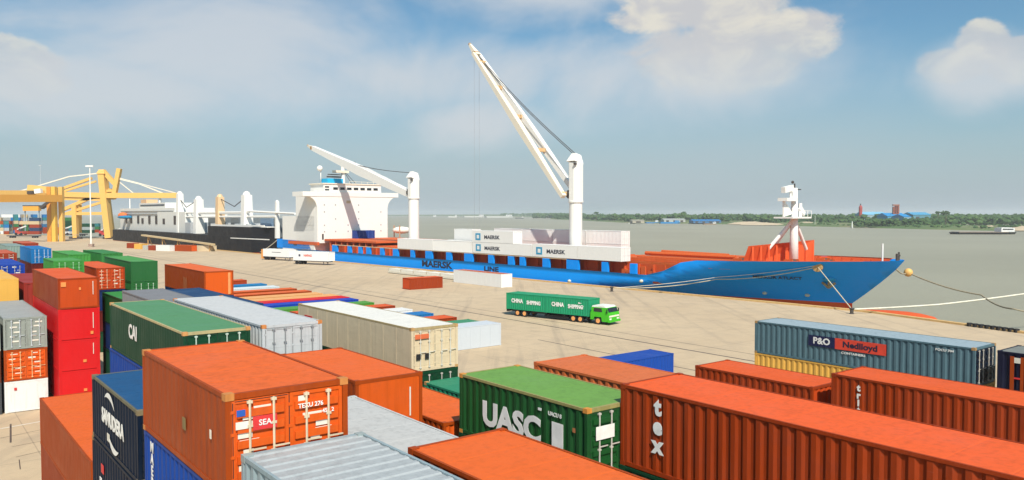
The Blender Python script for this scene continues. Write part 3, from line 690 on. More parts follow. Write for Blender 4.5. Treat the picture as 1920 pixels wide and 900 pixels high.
# green container truck: local y forward
d = Vector((.78, -.626, 0)).normalized(); base = P(950, 590) + Vector((.6, .6, 0)); rotT = math.atan2(d.y, d.x) - R(90)
tr = empty('container_truck', base, rotT); tag(tr, 'bright green cab over truck with white cab roof pulling a dark flat trailer', 'truck')
g = MB()
for x in (-.45, .45): g.box(x - .07, x + .07, .3, 14.7, .52, .72)
for y in (.4, 3, 6.2, 9, 12.3): g.box(-1.1, 1.1, y, y + .2, .60, .80)
g.box(-1.1, 1.1, .1, .3, .5, .8); g.build('chassis', flat((.03, .03, .032), .6), tr)
for y in (1.9, 3.0): 
    for x in (-.95, .95): wheel(tr, x, y)
for y in (10.4, 11.4):
    for x in (-.95, .95): wheel(tr, x, y)
for x in (-.98, .98): wheel(tr, x, 13.9, .44, .28)
g = MB(); g.box(-1.0, -.6, 12.0, 13.0, .42, .8); g.build('fuel_tank', flat((.45, .42, .36), .4, metal=.5), tr)
g = MB(); g.box(-.9, .9, 6.0, 9.6, .28, .55); g.build('underframe_box', flat((.02, .02, .022)), tr)
M_CAB = paint((.06, .46, .02), .3, .4); M_WROOF = flat((.75, .76, .70), .5)
def cab_section(g, w, prof, mi=0):
    n = len(prof); v = [(-w / 2, y, z) for y, z in prof] + [(w / 2, y, z) for y, z in prof]
    g.quadset(v, [tuple(range(n)), tuple(range(2 * n - 1, n - 1, -1))] + [(i, n + i, n + (i + 1) % n, (i + 1) % n) for i in range(n)], mi)
g = MB(); cab_section(g, 2.36, [(15.6, .55), (15.6, 1.45), (18.05, 1.45), (18.12, 1.2), (18.12, .38), (17.2, .38), (17.1, .9), (16.1, .9), (16.0, .55)]); g.build('cab', M_CAB, tr)
g = MB(); cab_section(g, 2.24, [(15.68, 1.45), (15.7, 2.02), (17.75, 2.02), (18.0, 1.45)]); up_ = g.build('cab_upper', M_CAB, tr)
g = MB(); cab_section(g, 2.2, [(15.75, 2.024), (15.85, 2.2), (17.5, 2.2), (17.7, 2.024)]); g.build('cab_roof', M_WROOF, tr)
g = MB(); v = [(-1.02, 18.0, 1.5), (1.02, 18.0, 1.5), (.98, 17.80, 1.97), (-.98, 17.80, 1.97)]; g.quadset(v, [(0, 1, 2, 3)]); o = g.build('windscreen', glass(), tr); o.location = (0, .03, .01)
for sx in (-1, 1):
    g = MB(); g.quadset([(sx * 1.13, 16.0, 1.48), (sx * 1.13, 17.2, 1.48), (sx * 1.13, 17.1, 1.93), (sx * 1.13, 16.05, 1.93)], [(0, 1, 2, 3)]); g.build('side_window', glass(), tr)
    g = MB(); g.box(sx * .8 - .2, sx * .8 + .2, 18.122, 18.16, .62, .8); g.build('headlight', flat((.8, .8, .75), .2), tr)
    g = MB(); g.box(sx * 1.28 - .07, sx * 1.28 + .07, 17.9, 17.98, 1.45, 1.85); g.bar((sx * 1.1, 17.8, 1.9), (sx * 1.28, 17.94, 1.85), .03); g.build('mirror', M_BLACK, tr)
g = MB(); g.box(-1.1, 1.1, 18.122, 18.15, .92, 1.12); g.build('grille_panel', flat((.75, .76, .60)), tr)
g = MB(); g.box(-1.2, 1.2, 18.0, 18.3, .35, .58); g.build('bumper', M_CAB, tr)
for o in tr.children:
    if o.name.split('.')[0] in ('cab', 'cab_upper', 'cab_roof', 'windscreen', 'side_window', 'headlight', 'mirror', 'grille_panel', 'bumper'): o.location.y -= 2.72
def tmarks(n):
    def fn(root, L, Wd, Hh):
        # the side that faces the yard
        sx = 1; x = Wd / 2 + .016
        lettering('lettering', 'CHINA', .68, frame3((x, L * .22 + .4, 1.12), (0, 1, 0), (0, 0, 1)), M_LETTER, root, off=.045, ext=.004, xs=.85)
        lettering('lettering', 'SHIPPING', .64, frame3((x, L * .22 + 3.0, 1.02), (0, 1, 0), (0, 0, 1)), M_LETTER, root, off=.045, ext=.004, xs=.80)
        if n:
            g = MB(); v = [];
            for i in range(9):
                a_ = R(200 + 140 * i / 8); 
                for rr in (.42, .42 + .13 * math.sin(math.pi * i / 8) + .01): v.append((x, L - 1.1 + rr * math.cos(a_), 1.35 + rr * .75 * math.sin(a_)))
            g.quadset(v, [(2 * i, 2 * i + 2, 2 * i + 3, 2 * i + 1) for i in range(8)]); g.quadset([(x, L - 1.45, 1.62), (x, L - .95, 1.5), (x, L - 1.45, 1.42)], [(0, 1, 2)]); g.build('emblem', M_LETTER, root)
    return fn
for i, (y0, lab) in enumerate(((.15, 'teal green container on the rear half of the truck trailer'), (6.42, 'teal green container with a white emblem, on the front half of the truck trailer'))):
    container(base + Vector((0, 0, .82)) + Vector((d.x, d.y, 0)) * y0, 6.24, 2.05, (.015, .28, .13), lab, rot=rotT, detail=1, wear=.25, marks=tmarks(i))

# two white box trailers by the stern
def box_trailer(pa, pb, label, logo):
    d = (pb - pa); L = d.length; d.normalize(); rot = math.atan2(d.y, d.x) - R(90)
    t = empty('trailer', pa, rot); tag(t, label, 'trailer')
    g = MB(); 
    for x in (-.5, .5): g.box(x - .08, x + .08, 0.1, L - .1, .75, .95)
    g.box(-1.1, 1.1, .2, .5, .7, .96); g.box(-1.1, 1.1, L - 1, L - .7, .7, .96); g.build('chassis', flat((.03, .03, .03)), t)
    for y in (1.0, 2.1):
        for x in (-.95, .95): wheel(t, x, y, .45, .3, M_BLACK)
    for x in (-.8, .8): g = MB(); g.box(x - .07, x + .07, L - 2, L - 1.85, 0, .75); g.build('landing_leg', flat((.1, .1, .1)), t)
    return t, L, rot
pa = P(500, 486.5); pb = P(548, 489)
t1, L1, r_ = box_trailer(pa, pb, 'dark chassis with amber rear frame, under the farther white container by the stern', 0)
container(pa + Vector((0, 0, .97)), L1, 2.1, (.8, .8, .78), 'white container with dark stripe on the farther chassis by the stern', rot=r_, detail=1, side='smooth', wear=.05,
          marks=lambda r, L, Wd, Hh: (lambda g: (g.box(Wd / 2 + .012, Wd / 2 + .02, L * .35, L * .7, 1.2, 1.32), g.build('stripe', M_BLACK, r)))(MB()))
g = MB(); g.box(-1.15, 1.15, -.9, -.1, .3, 2.9); g.build('rear_frame', flat((.75, .32, .06)), t1)
pa = P(556, 494.5); pb = P(622, 497)
t2, L2, r_ = box_trailer(pa, pb, 'dark chassis under the nearer white container with a red mark, by the stern', 1)
container(pa + Vector((0, 0, .97)), L2, 2.3, (.8, .8, .78), 'white container with a red word on its side, on the nearer chassis by the stern', rot=r_, detail=1, side='smooth', wear=.05,
          marks=lambda r, L, Wd, Hh: (lettering('lettering', 'HAPAG', .8, frame3((Wd / 2 + .02, L * .42, 1.3), (0, 1, 0), (0, 0, 1)), flat((.7, .08, .05)), r, off=.04), (lambda g: (g.box(Wd / 2 + .012, Wd / 2 + .02, L * .16, L * .21, 1.05, 1.6), g.build('logo', M_POB, r)))(MB())))

# small far boxes in front of the black ship
def far_box(x0, x1, yb, h, rgb, label):
    a = P(x0, yb); b = P(x1, yb + (x1 - x0) * .03); d = b - a; L = d.length; rot = math.atan2(d.y, d.x) - R(90)
    return container(a, L, h, rgb, label, rot=rot, detail=1, wear=.2, side='smooth')
for x0, x1, yb, h, c, l in ((243, 255.5, 465, 1.9, C_ORANGE2, 'small red container, first of the row in front of the black ship'), (257, 271, 466.5, 1.9, C_YELLOW, 'small yellow container in the row in front of the black ship'),
        (273, 282, 467.5, 1.5, (.45, .45, .42), 'small grey container in the row in front of the black ship'), (283.5, 296, 469, 1.7, C_RUST, 'small dark red container in the row in front of the black ship'),
        (298, 324, 470, 2.0, C_WHITE, 'plain white container in the row in front of the black ship'), (333, 364, 470.5, 2.1, C_ORANGE, 'orange container in the row in front of the black ship'),
        (367, 401, 470, 1.9, C_CREAM, 'cream container with a small dark mark, ending the row before the black ship')):
    far_box(x0, x1, yb, h, c, l)
ga = empty('gangway', P(330, 466)); tag(ga, 'long tan sloping ramp on trestles beside the black ship', 'gangway')
pa = Pd(268, 441, 300) - P(330, 466); pb = Pd(400, 458.5, 268) - P(330, 466)
g = MB(); g.bar(pa, pb, 1.5, .55); g.build('ramp', paint((.55, .42, .24), .2), ga)
for k in (.08, .3, .52, .74, .95):
    p_ = pa.lerp(pb, k); g = MB()
    g.bar((p_.x, p_.y, 0), p_, .3); g.bar((p_.x + 1.5, p_.y + 1, 0), p_, .25); g.build('trestle', paint((.50, .30, .12), .2), ga)

# ------------------------------------------------------------------ the blue ship
BLUE = (.004, .235, .80)
M_HULL = paint((.0, .33, 1.0), .10, .5); M_BOOT = paint((.72, .10, .02), .25, .6); M_DECK = paint((.60, .12, .03), .5, .7)
M_SWHITE = paint((.80, .785, .74), .10, .5); M_SWHITE2 = paint((.80, .72, .58), .3, .5)
BM = 23.0; T0 = 1.0; CT = T0 + BM / 2; LS = 180.0
def ship_hull(name, s0, s1, mat_h, mat_b, zrail, bootz=-.5, openings=True, parent=None, ct=CT, half=BM / 2, wl_in=26., flare=18., rake=7.5, conv=None):
    st = []; ns = 46
    for i in range(ns):
        s = s0 + (s1 - s0) * (i / (ns - 1)) ** 1.35
        x = s - s0
        hd = half * min(1, max(0, (x / flare))) ** .55
        xw = x - rake
        hw = half * min(1, max(0, xw / (wl_in + 14))) ** .9 if xw > 0 else 0
        e = max(0, (x - (s1 - s0 - 12)) / 12); hw *= (1 - .5 * e * e); 
        zd = zrail(s)
        st.append((s, hd, hw, zd))
    zs = [-5.5, bootz - .9, bootz, bootz + .004, .9, 1.8, 2.9, 3.9, 4.9, None]
    g = MB(); n = len(zs)
    rows = []
    for s, hd, hw, zd in st:
        r_ = []
        for z in zs:
            zz = zd if z is None else min(z, zd)
            k = max(0, (zz - bootz) / (zd - bootz)); kk = k ** 1.6
            h_ = hw + (hd - hw) * kk
            # raked stem: low down the stem stands further aft
            ss = s; 
            if s - s0 < rake: 
                lim = rake * (1 - k) ** 1.15
                if (s - s0) < lim: ss = s0 + lim; h_ = 0
                else:
                    h_ = half * min(1, (s - s0 - lim) / (flare + 14 * (1 - k))) ** (.55 + .35 * (1 - k)) * (1 if True else 0)
            else:
                h_ = half * min(1, (s - s0 - rake * (1 - k) ** 1.15) / (flare + (wl_in - 2) * (1 - k))) ** (.55 + .35 * (1 - k))
                e = max(0, (s - (s1 - 14)) / 14); h_ *= 1 - .35 * e * e * (1 - k)
            r_.append((ss, h_, zz))
        rows.append(r_)
    for sgn in (-1, 1):
        v = [SQ(ss, ct + sgn * h_, zz) for r_ in rows for ss, h_, zz in r_]
        fs = []; mi = []
        for i in range(len(rows) - 1):
            for j in range(n - 1):
                f = (i * n + j, (i + 1) * n + j, (i + 1) * n + j + 1, i * n + j + 1)
                fs.append(f if sgn < 0 else f[::-1]); mi.append(1 if j < 2 else 0)
        b_ = len(g.v); g.v += [tuple(x) for x in v]
        g.f += [tuple(b_ + k for k in f) for f in fs]; g.m += mi
    # transom
    r_ = rows[-1]; v = [SQ(ss, ct - h_, zz) for ss, h_, zz in r_] + [SQ(ss, ct + h_, zz) for ss, h_, zz in r_]
    g.quadset(v, [(j, j + 1, n + j + 1, n + j) for j in range(n - 1)])
    o = g.build(name, [mat_h, mat_b], parent)
    o.data.polygons.foreach_set('use_smooth', [True] * len(o.data.polygons))
    return o, rows
ship = empty('cargo_ship', (0, 0, 0)); tag(ship, 'blue hulled cargo ship with white bridge house and two white cranes at the quay', 'ship')
S_SHEER0, S_SHEER1 = 26.5, 36.0
def zr(s):
    if s < S_SHEER0: return 6.25 - .7 * (s + 1) / 27
    if s < S_SHEER1:
        k = (s - S_SHEER0) / (S_SHEER1 - S_SHEER0); k = k * k * (3 - 2 * k); return 5.55 * (1 - k) + 2.6 * k
    return 2.6
hull, hrows = ship_hull('hull', -1.4, LS, M_HULL, M_BOOT, zr, parent=ship)
# bulbous bow
g = MB(); n = 14; pts = []; rs = []
for i in range(9):
    k = i / 8; s_ = 7.0 - 14.2 * k; pts.append(SQ(s_, CT, -2.55 + .1 * math.sin(3 * k))); rs.append(1.9 * math.sqrt(max(.0, 1 - max(0, (k - .25) / .75) ** 2.4)) * (.55 + .45 * k) + .02)
g.tube(pts, rs, 14); g.build('bulbous_bow', paint((.62, .10, .03), .25, .6), ship, smooth=True)
# decks
def dk(name, poly, z0, z1, m=M_DECK, parent=None):
    g = MB(); g.prism([SQ(s, t)[:2] for s, t in poly], z0, z1); return g.build(name, m, parent or ship)
def sbox(g, s0, s1, t0, t1, z0, z1, mi=0):
    g.prism([SQ(s0, t0)[:2], SQ(s0, t1)[:2], SQ(s1, t1)[:2], SQ(s1, t0)[:2]], z0, z1, mi)
def fc(x): return max(.02, CT - hull_t(x, 4.3) - .25)
def hull_t(s, z):
    """near side t of the hull at station s and height z"""
    x = s + 1.4; zd = zr(s); k = max(0, (z + .5) / (zd + .5))
    return CT - BM / 2 * min(1, max(0, (x - 7.5 * (1 - k) ** 1.15)) / (18 + 24 * (1 - k))) ** (.55 + .35 * (1 - k))
dk('main_deck', [(s, hull_t(s, 1.2) + .35) for s in (62, 56, 50, 46, 42, 38, 34, 30.3)] + [(30.3, 23.0), (62, 23.6), (LS - .6, 23.6), (LS - .6, 1.35)], 1.2, 1.7)
ss_ = [1.6, 2.2, 3, 4, 5.5, 7, 9, 11, 13.5, 16, 19, 22, 26, 30]
dk('forecastle_deck', [(s, CT - fc(s)) for s in ss_] + [(s, CT + fc(s)) for s in reversed(ss_)], 4.3, 4.55)
dk('forecastle_bulkhead', [(30.02, 3.2), (30.02, 21.8), (30.2, 21.8), (30.2, 3.2)], 1.7, 4.55)
# bulwark inside lining follows the flare
for sg in (-1, 1):
    g = MB(); v = []; sl = [2.4, 3.4, 4.6, 6, 8, 10, 12.5, 15, 18, 21, 24, 27]
    for s_ in sl:
        for z_ in (4.5, zr(s_) - .03): h_ = max(.02, CT - hull_t(s_, z_) - .5); v.append(SQ(s_, CT + sg * h_, z_))
    g.quadset(v, [(2 * i, 2 * i + 1, 2 * i + 3, 2 * i + 2) for i in range(len(sl) - 1)]); g.build('bulwark_lining', paint((.60, .085, .02), .5, .7), ship)
    g = MB(); 
    for a_, b_ in zip(sl[:-1], sl[1:]): g.bar(SQ(a_, CT + sg * max(.02, CT - hull_t(a_, zr(a_)) - .12), zr(a_) + .03), SQ(b_, CT + sg * max(.02, CT - hull_t(b_, zr(b_)) - .12), zr(b_) + .03), .3, .1)
    g.build('bulwark_rail', paint((.60, .10, .03), .5, .7), ship)
g = MB()
for sg in (-1, 1):
    for s_ in (3, 5, 7, 9, 11, 13, 16, 19): g.bar(SQ(s_, CT + sg * max(.1, fc(s_) - .45), 4.5), SQ(s_, CT + sg * max(.1, fc(s_) - .1), 5.9), .12, .4)
g.build('bulwark_stay', paint((.45, .07, .02), .6, .7), ship)
# side bulwark with openings: rail, posts, solid ends
M_HULLP = paint((.0, .27, .88), .08, .5)
def near_s(px, t=1.0):
    k = (px - 960) / F; b_ = Q0 + tq * t; return (b_.x - k * b_.y) / (k * q.y - q.x)
posts = [(622, 631), (651, 657), (671, 677), (686, 693), (712, 718), (736, 745), (769, 775), (797, 809), (836, 845), (870, 885), (915, 924), (952, 962), (974, 983), (1017, 1029), (1062, 1084), (1128, 1139), (1181, 1192)]
for a_, b_ in posts:
    g = MB(); s1_, s0_ = near_s(a_), near_s(b_); sbox(g, s0_, s1_, 1.02, 1.55, 2.55, 4.35)
    if b_ - a_ > 20:
        pass
    g.build('bulwark_post', M_HULLP, ship)
g = MB(); sbox(g, near_s(1062), near_s(622), 1.05, 1.5, 4.352, 4.5); g.build('rail', paint((.62, .45, .28), .2), ship)
g = MB(); sbox(g, 36, near_s(622), 22.9, 23.6, 1.7, 4.4); g.build('far_bulwark', M_DECK, ship)
g = MB(); sbox(g, near_s(1232), near_s(622), 3.2, 3.4, 1.7, 4.3)
for k in range(34):
    s_ = 36 + k * 3.2
    if s_ < near_s(622): sbox(g, s_, s_ + .2, 2.7, 3.2, 1.7, 4.2)
g.build('hatch_coaming', paint((.55, .085, .02), .6, .7), ship)
# hatch covers / orange deck structures
for s0_, s1_, z_ in ((45.2, 60, 4.55), (60.4, 80, 4.5), (80.4, 100, 4.5), (100.4, 118, 4.5), (118.4, 130, 4.5)):
    g = MB(); sbox(g, s0_, s1_, 3.6, 21, 4.0, z_)
    for k in range(4): sbox(g, s0_ + 2 + k * (s1_ - s0_ - 4) / 4, s0_ + 2.3 + k * (s1_ - s0_ - 4) / 4, 3.7, 20.9, z_ + .002, z_ + .14)
    g.build('hatch_cover', M_DECK, ship)
g = MB(); sbox(g, 22.5, 44.5, 5, 21.5, 4.6, 5.15); sbox(g, 23, 42, 5.5, 21, 5.16, 5.4); g.build('hatch_cover', M_DECK, ship)
g = MB(); sbox(g, 31, 45, 4.3, 22, 4.2, 4.55); sbox(g, 33, 34, 3.4, 4.3, 1.7, 3.6); sbox(g, 38, 39, 3.0, 4.3, 1.7, 3.8); sbox(g, 42, 43, 2.6, 3.3, 1.7, 3.2); g.build('deck_platform', M_DECK, ship)
g = MB(); g.tube([SQ(24, 9, 5.8), SQ(42, 8, 5.85)], .35, 8); g.tube([SQ(28, 13, 5.8), SQ(43, 14, 5.9)], .3, 8); g.build('stowed_derrick', M_DECK, ship)
M_MACH = flat((.06, .05, .045), .6, 'dark_machinery')
for s_, t_ in ((20.5, 5), (22, 9), (13.5, 8), (12, 15), (9.5, 11.5), (36.5, 3.9), (41, 3.4)):
    w_ = empty('winch', (0, 0, 0)); w_.parent = ship; z_ = 4.56 if s_ < 30 else 1.72
    g = MB(); g.tube([SQ(s_, t_ - .8, z_ + .8), SQ(s_, t_ + .8, z_ + .8)], .55, 12); g.build('drum', M_MACH, w_)
    g = MB(); sbox(g, s_ - .7, s_ + .7, t_ - 1.1, t_ - .85, z_, z_ + 1.4); sbox(g, s_ - .7, s_ + .7, t_ + .85, t_ + 1.1, z_, z_ + 1.4); g.build('winch_frame', M_DECK, w_)
# breakwater in front of the hatches
g = MB(); v = []
for t_, top in ((2.6, 8.0), (22.4, 8.5)):
    for dz in (4.56, top):
        ss = 17.5 + (1.3 if dz < 5 else 0) * (1 if t_ < 10 else 0); v += [SQ(ss, t_, dz), SQ(ss + .15, t_, dz)]
g.quadset(v, [(0, 2, 6, 4), (1, 5, 7, 3), (2, 3, 7, 6), (0, 4, 5, 1), (0, 1, 3, 2), (4, 6, 7, 5)])
for k in range(9): t_ = 3.5 + k * 2.3; g.bar(SQ(17.4, t_, 4.6), SQ(17.45, t_, 7.9), .1, .25)
g.build('breakwater', paint((.70, .11, .03), .3, .6), ship)
# foremast
fm = empty('foremast'); fm.parent = ship
FMs, FMt = 15.4, 12.0
g = MB(); g.tube([SQ(FMs, FMt, 4.55), SQ(FMs, FMt, 9), SQ(FMs, FMt, 17)], [.72, .64, .45], 12); g.build('mast_tube', M_SWHITE, fm, smooth=True)
for ds, dt in ((3.0, -1.5), (1.5, 3.6), (2.6, -3.4), (0.2, 4.2)):
    g = MB(); g.tube([SQ(FMs + ds, FMt + dt, 7.2), SQ(FMs, FMt, 12.2)], .28, 8); g.build('mast_leg', M_SWHITE, fm)
g = MB(); sbox(g, FMs - 1.5, FMs + 1.7, FMt - 3.2, FMt + 2.6, 12.2, 12.45)
for t_ in np.arange(-3.2, 2.7, 1.15): g.bar(SQ(FMs - 1.5, FMt + t_, 12.4), SQ(FMs - 1.5, FMt + t_, 13.4), .06); 
g.bar(SQ(FMs - 1.5, FMt - 3.2, 13.4), SQ(FMs - 1.5, FMt + 2.6, 13.4), .07); g.build('crow_nest', M_SWHITE, fm)
g = MB(); v = [SQ(FMs, FMt - 3.2, 12.46), SQ(FMs, FMt - 3.2, 15.2), SQ(FMs, FMt - .4, 12.9)]; v += [x + q * .2 for x in v]; g.quadset(v, [(0, 1, 2), (3, 5, 4), (0, 3, 4, 1), (1, 4, 5, 2), (0, 2, 5, 3)]); g.build('mast_bracket', M_SWHITE, fm)
g = MB(); sbox(g, FMs - .8, FMs + .8, FMt - 3.6, FMt - .4, 14.9, 15.4); g.bar(SQ(FMs, FMt - 3.4, 16.6), SQ(FMs, FMt - .8, 17.0), .7, .9); g.bar(SQ(FMs, FMt - 1.2, 15.2), SQ(FMs, FMt - 1.2, 17.0), .25); g.build('horn', M_SWHITE, fm)
g = MB(); g.tube([SQ(FMs, FMt, 17), SQ(FMs, FMt, 17.7)], .12, 6); g.ball(SQ(FMs, FMt - .6, 17.9), .25, 8); sbox(g, FMs - .4, FMs + .4, FMt + .2, FMt + 1.3, 16.7, 16.85); g.build('mast_lamp', M_MACH, fm)
g = MB(); g.bar(SQ(FMs, FMt + 1.8, 12.4), SQ(FMs, FMt + 1.8, 14.6), .45); g.bar(SQ(FMs, FMt + 2.9, 12.9), SQ(FMs, FMt + 1.6, 13.9), .5, .7); g.build('searchlight', M_SWHITE, fm)
g = MB(); g.tube([SQ(1.6, 12.2, 4.5), SQ(1.6, 12.2, 8.6)], .13, 8); g.build('jackstaff', M_SWHITE, ship)
g = MB(); g.bar(SQ(-.4, 12.4, 6.2), SQ(-.4, 12.4, 7.2), .3); g.bar(SQ(-.3, 13.2, 6.2), SQ(-.3, 13.2, 7.4), .2); g.bar(SQ(-.35, 12.2, 6.9), SQ(-.35, 13.4, 6.9), .2); g.build('bow_chock', M_MACH, ship)
# anchor in its pocket
def onhull(px, py, out=.25):
    """where the line of sight meets the near side of the hull"""
    r = ray(px, py); best = None
    for i in range(4000):
        dd = 80 + i * .05; p = Vector((0, 0, H)) + r * (dd / r.y); rel = p - Q0; s_ = rel.dot(q); t_ = rel.dot(tq)
        if s_ < -1.4 or s_ > LS: continue
        if p.z < -3 or p.z > zr(s_): continue
        if t_ >= hull_t(s_, p.z): best = (s_, t_ - out, p.z); break
    return best
an = onhull(1557, 531, .5) or (4, 8, 2)
anchor = empty('anchor'); anchor.parent = ship
c = SQ(an[0], an[1], an[2]); g = MB(); g.bar(c + Vector((0, 0, .9)), c + Vector((0, 0, -.6)), .25); g.bar(c + q * 1.0 + Vector((0, 0, .1)), c + Vector((0, 0, -.65)), .3); g.bar(c - q * 1.0 + Vector((0, 0, .1)), c + Vector((0, 0, -.65)), .3); g.build('anchor_fluke', flat((.42, .27, .12), .8), anchor)
g = MB(); g.ball(SQ(an[0], an[1] + .25, an[2] + .75), 1.15, 10, sz=.5); g.build('anchor_pocket', paint((.02, .33, .62), .2), anchor, smooth=True)
for px, py in ((1434, 549), (1514, 553), (1068, 527), (1203, 527)):
    h_ = onhull(px, py, .02)
    if h_: g = MB(); g.ball(SQ(*h_), .42, 8, sz=.7); g.build('hull_fitting', flat((.62, .60, .45)), ship, smooth=True)
# names on the hull
sA, sB = near_s(760), near_s(945)
def hull_text(s, size, px, z, xs, m):
    ss = near_s(px); return lettering('hull_lettering', s, size, frame3(SQ(ss, .97, z), -q, (0, 0, 1)), m, ship, off=.035, ext=.01, xs=xs)
hull_text('MAERSK', 1.95, 818, 1.35, 1.62, M_DARKLET); hull_text('LINE', 1.35, 921, 1.35, 1.75, M_DARKLET)
lo_ = onhull(1462, 521, .12)
if lo_:
    a_ = onhull(1412, 519.5, .14); b_ = onhull(1508, 522, .14)
    if a_ and b_:
        pa_, pb_ = SQ(*a_), SQ(*b_); dv = (pb_ - pa_); dv.z = 0
        # lean with the flare
        up1 = onhull(1462, 515, .14); up2 = onhull(1462, 527, .14); uv = SQ(*up1) - SQ(*up2)
        uv = uv - dv.normalized() * uv.dot(dv.normalized())
        txt = lettering('bow_name', 'MERKUR ATLACT', 1.0, frame3((pa_ + pb_) / 2 - tq * .25, dv, uv), M_DARKLET, ship, off=.02, ext=.01, xs=dv.length / 8.2)
# superstructure
SS0 = 153.7
su = empty('bridge_house'); su.parent = ship
g = MB(); sbox(g, SS0, 167, 1.0, 24.0, 4.6, 18.6); g.build('house_wall', M_SWHITE, su)
g = MB(); sbox(g, SS0 + 2, 176, 1.0, 24.0, 1.7, 12.2); g.build('lower_deck_house', M_SWHITE, su)
g = MB(); sbox(g, SS0 - .12, 160, -3.4, 27.8, 17.8, 19.1)
g.build('bridge_wing', M_SWHITE, su)
for tt, sg in ((1.0, -1), (24.0, 1)):       # curved brackets under the wings
    g = MB(); n = 8; arc = [(tt + sg * 3.2 * (1 - math.cos(R(90 * i / n))), 17.8 - 3.6 * (1 - math.sin(R(90 * i / n)))) for i in range(n + 1)]
    pl = [(tt, 17.8)] + [(a_, b_) for a_, b_ in arc]
    v = [SQ(SS0 + .02, a_, b_) for a_, b_ in pl] + [SQ(SS0 + .5, a_, b_) for a_, b_ in pl]; m_ = len(pl)
    g.quadset(v, [tuple(range(m_)), tuple(range(2 * m_ - 1, m_ - 1, -1))] + [(i, m_ + i, m_ + (i + 1) % m_, (i + 1) % m_) for i in range(m_)]); g.build('wing_bracket', M_SWHITE, su)
g = MB(); sbox(g, SS0 + .3, 162, 3.2, 22, 19.1, 21.3); g.build('bridge', M_SWHITE, su)
g = MB(); sbox(g, SS0 + .1, 162.3, 2.8, 22.4, 21.302, 21.6); g.build('bridge_roof', M_SWHITE2, su)
for k in range(7):
    t_ = 6.2 + k * 2.2; g = MB(); sbox(g, SS0 + .24, SS0 + .3, t_, t_ + 1.45, 19.75, 20.45); g.build('bridge_window', glass(), su)
for k in range(2): g = MB(); sbox(g, SS0 + .24, SS0 + .3, 3.6, 4.9, 19.5 + .8 * k, 19.9 + .8 * k); g.build('bridge_window', glass(), su)
rnd = random.Random(3)
for zz in (7.6, 9.4, 11.2, 13.2, 15.2):
    for t_ in (3, 6.5, 10.5, 14, 18, 21.5):
        if rnd.random() < .62:
            g = MB(); sbox(g, SS0 - .03, SS0, t_, t_ + .38, zz, zz + .42); g.build('porthole', flat((.35, .36, .38), .3), su)
g = MB(); sbox(g, SS0 - .06, SS0 - .001, 10.2, 11.6, 15.9, 16.7); g.build('house_emblem', flat((.58, .50, .32)), su)
g = MB(); sbox(g, SS0 - .08, SS0 - .001, 2.4, 2.9, 5.6, 7.2); g.build('house_door', M_MACH, su)
# radar mast, blue cover, dome
rm_ = empty('radar_mast'); rm_.parent = ship
g = MB(); g.tube([SQ(158, 11.5, 21.6), SQ(158, 11.5, 28.4)], [.7, .4], 10); g.build('mast_tube', M_SWHITE, rm_)
for ds, dt in ((0, 4.5), (0, 3.0)): g = MB(); g.bar(SQ(158, 11.5 + dt, 21.6), SQ(158, 11.5, 25.8), .12); g.build('mast_stay', M_MACH, rm_)
g = MB(); sbox(g, 157, 159, 8.6, 13, 24.8, 25.5); g.build('radar_platform', M_SWHITE2, rm_)
g = MB(); g.bar(SQ(156.8, 6, 24.2), SQ(156.8, 10, 24.2), .3, .25); g.bar(SQ(156.8, 11, 28.2), SQ(156.8, 15, 28.0), .25); g.build('radar_scanner', M_MACH, rm_)
g = MB(); sbox(g, 155.5, 160, 5.2, 10.2, 21.605, 23.0); g.build('blue_cover', paint((.02, .42, .72), .1), su)
g = MB(); sbox(g, 156, 156.4, 5.4, 10, 23.3, 23.7); g.build('antenna_bar', M_MACH, su)
g = MB(); g.ball(SQ(157, 3.6, 25.8), .85, 12); g.tube([SQ(157, 3.9, 21.6), SQ(157, 3.9, 25.1)], .12, 6); g.build('radome', M_SWHITE, su, smooth=True)
g = MB(); g.bar(SQ(155, 12, 22.3), SQ(155, 22, 22.1), .08); 
for k in range(6): g.bar(SQ(155, 12 + 2 * k, 21.6), SQ(155, 12 + 2 * k, 22.3), .07)
g.build('roof_railing', M_SWHITE2, su)
# orange deck below the house
g = MB(); sbox(g, 126, 153.4, 3.0, 26.0, 5.3, 5.75); g.build('upper_deck_edge', M_DECK, ship)
g = MB(); sbox(g, 131, 153.6, 5.5, 23, 1.7, 5.3)
for k in range(8): sbox(g, 128 + k * 3.2, 128.4 + k * 3.2, 3.2, 5.5, 1.7, 5.3)
sbox(g, 153.6, 172, .9, 1.5, 4.0, 4.9); g.build('deck_house', paint((.62, .12, .035), .5, .7), ship)
g = MB(); sbox(g, 153.9, LS - .6, 1.3, 23.6, 1.72, 2.3); g.build('poop_deck', M_DECK, ship)
g = MB(); v = []
for s_, z_ in ((157.5, 2.6), (160, 5.0), (LS, 5.2), (LS, 2.6)): v += [SQ(s_, 1.0, z_), SQ(s_, 1.35, z_)]
g.quadset(v, [(0, 2, 4, 6), (7, 5, 3, 1), (0, 1, 3, 2), (2, 3, 5, 4), (4, 5, 7, 6), (6, 7, 1, 0)]); g.build('stern_bulwark', M_HULLP, ship)
g = MB(); sbox(g, LS - .35, LS, 1.36, 24, 2.6, 5.2); g.build('stern_transom', M_HULLP, ship)
g = MB(); sbox(g, 166.5, 168.6, .96, .999, 3.6, 4.3); g.build('freeing_port', M_MACH, ship)
for s_ in (174, 170, 165): g = MB(); sbox(g, s_, s_ + 1.6, 3, 5, 2.3, 5.9); g.build('deck_machinery', paint((.65, .45, .22), .4), ship)
g = MB(); g.ball(SQ(149, 26, 8.0), 1.8, 10, sz=.6, sx=1.6); g.build('lifeboat', paint((.75, .73, .66), .2), ship, smooth=True)
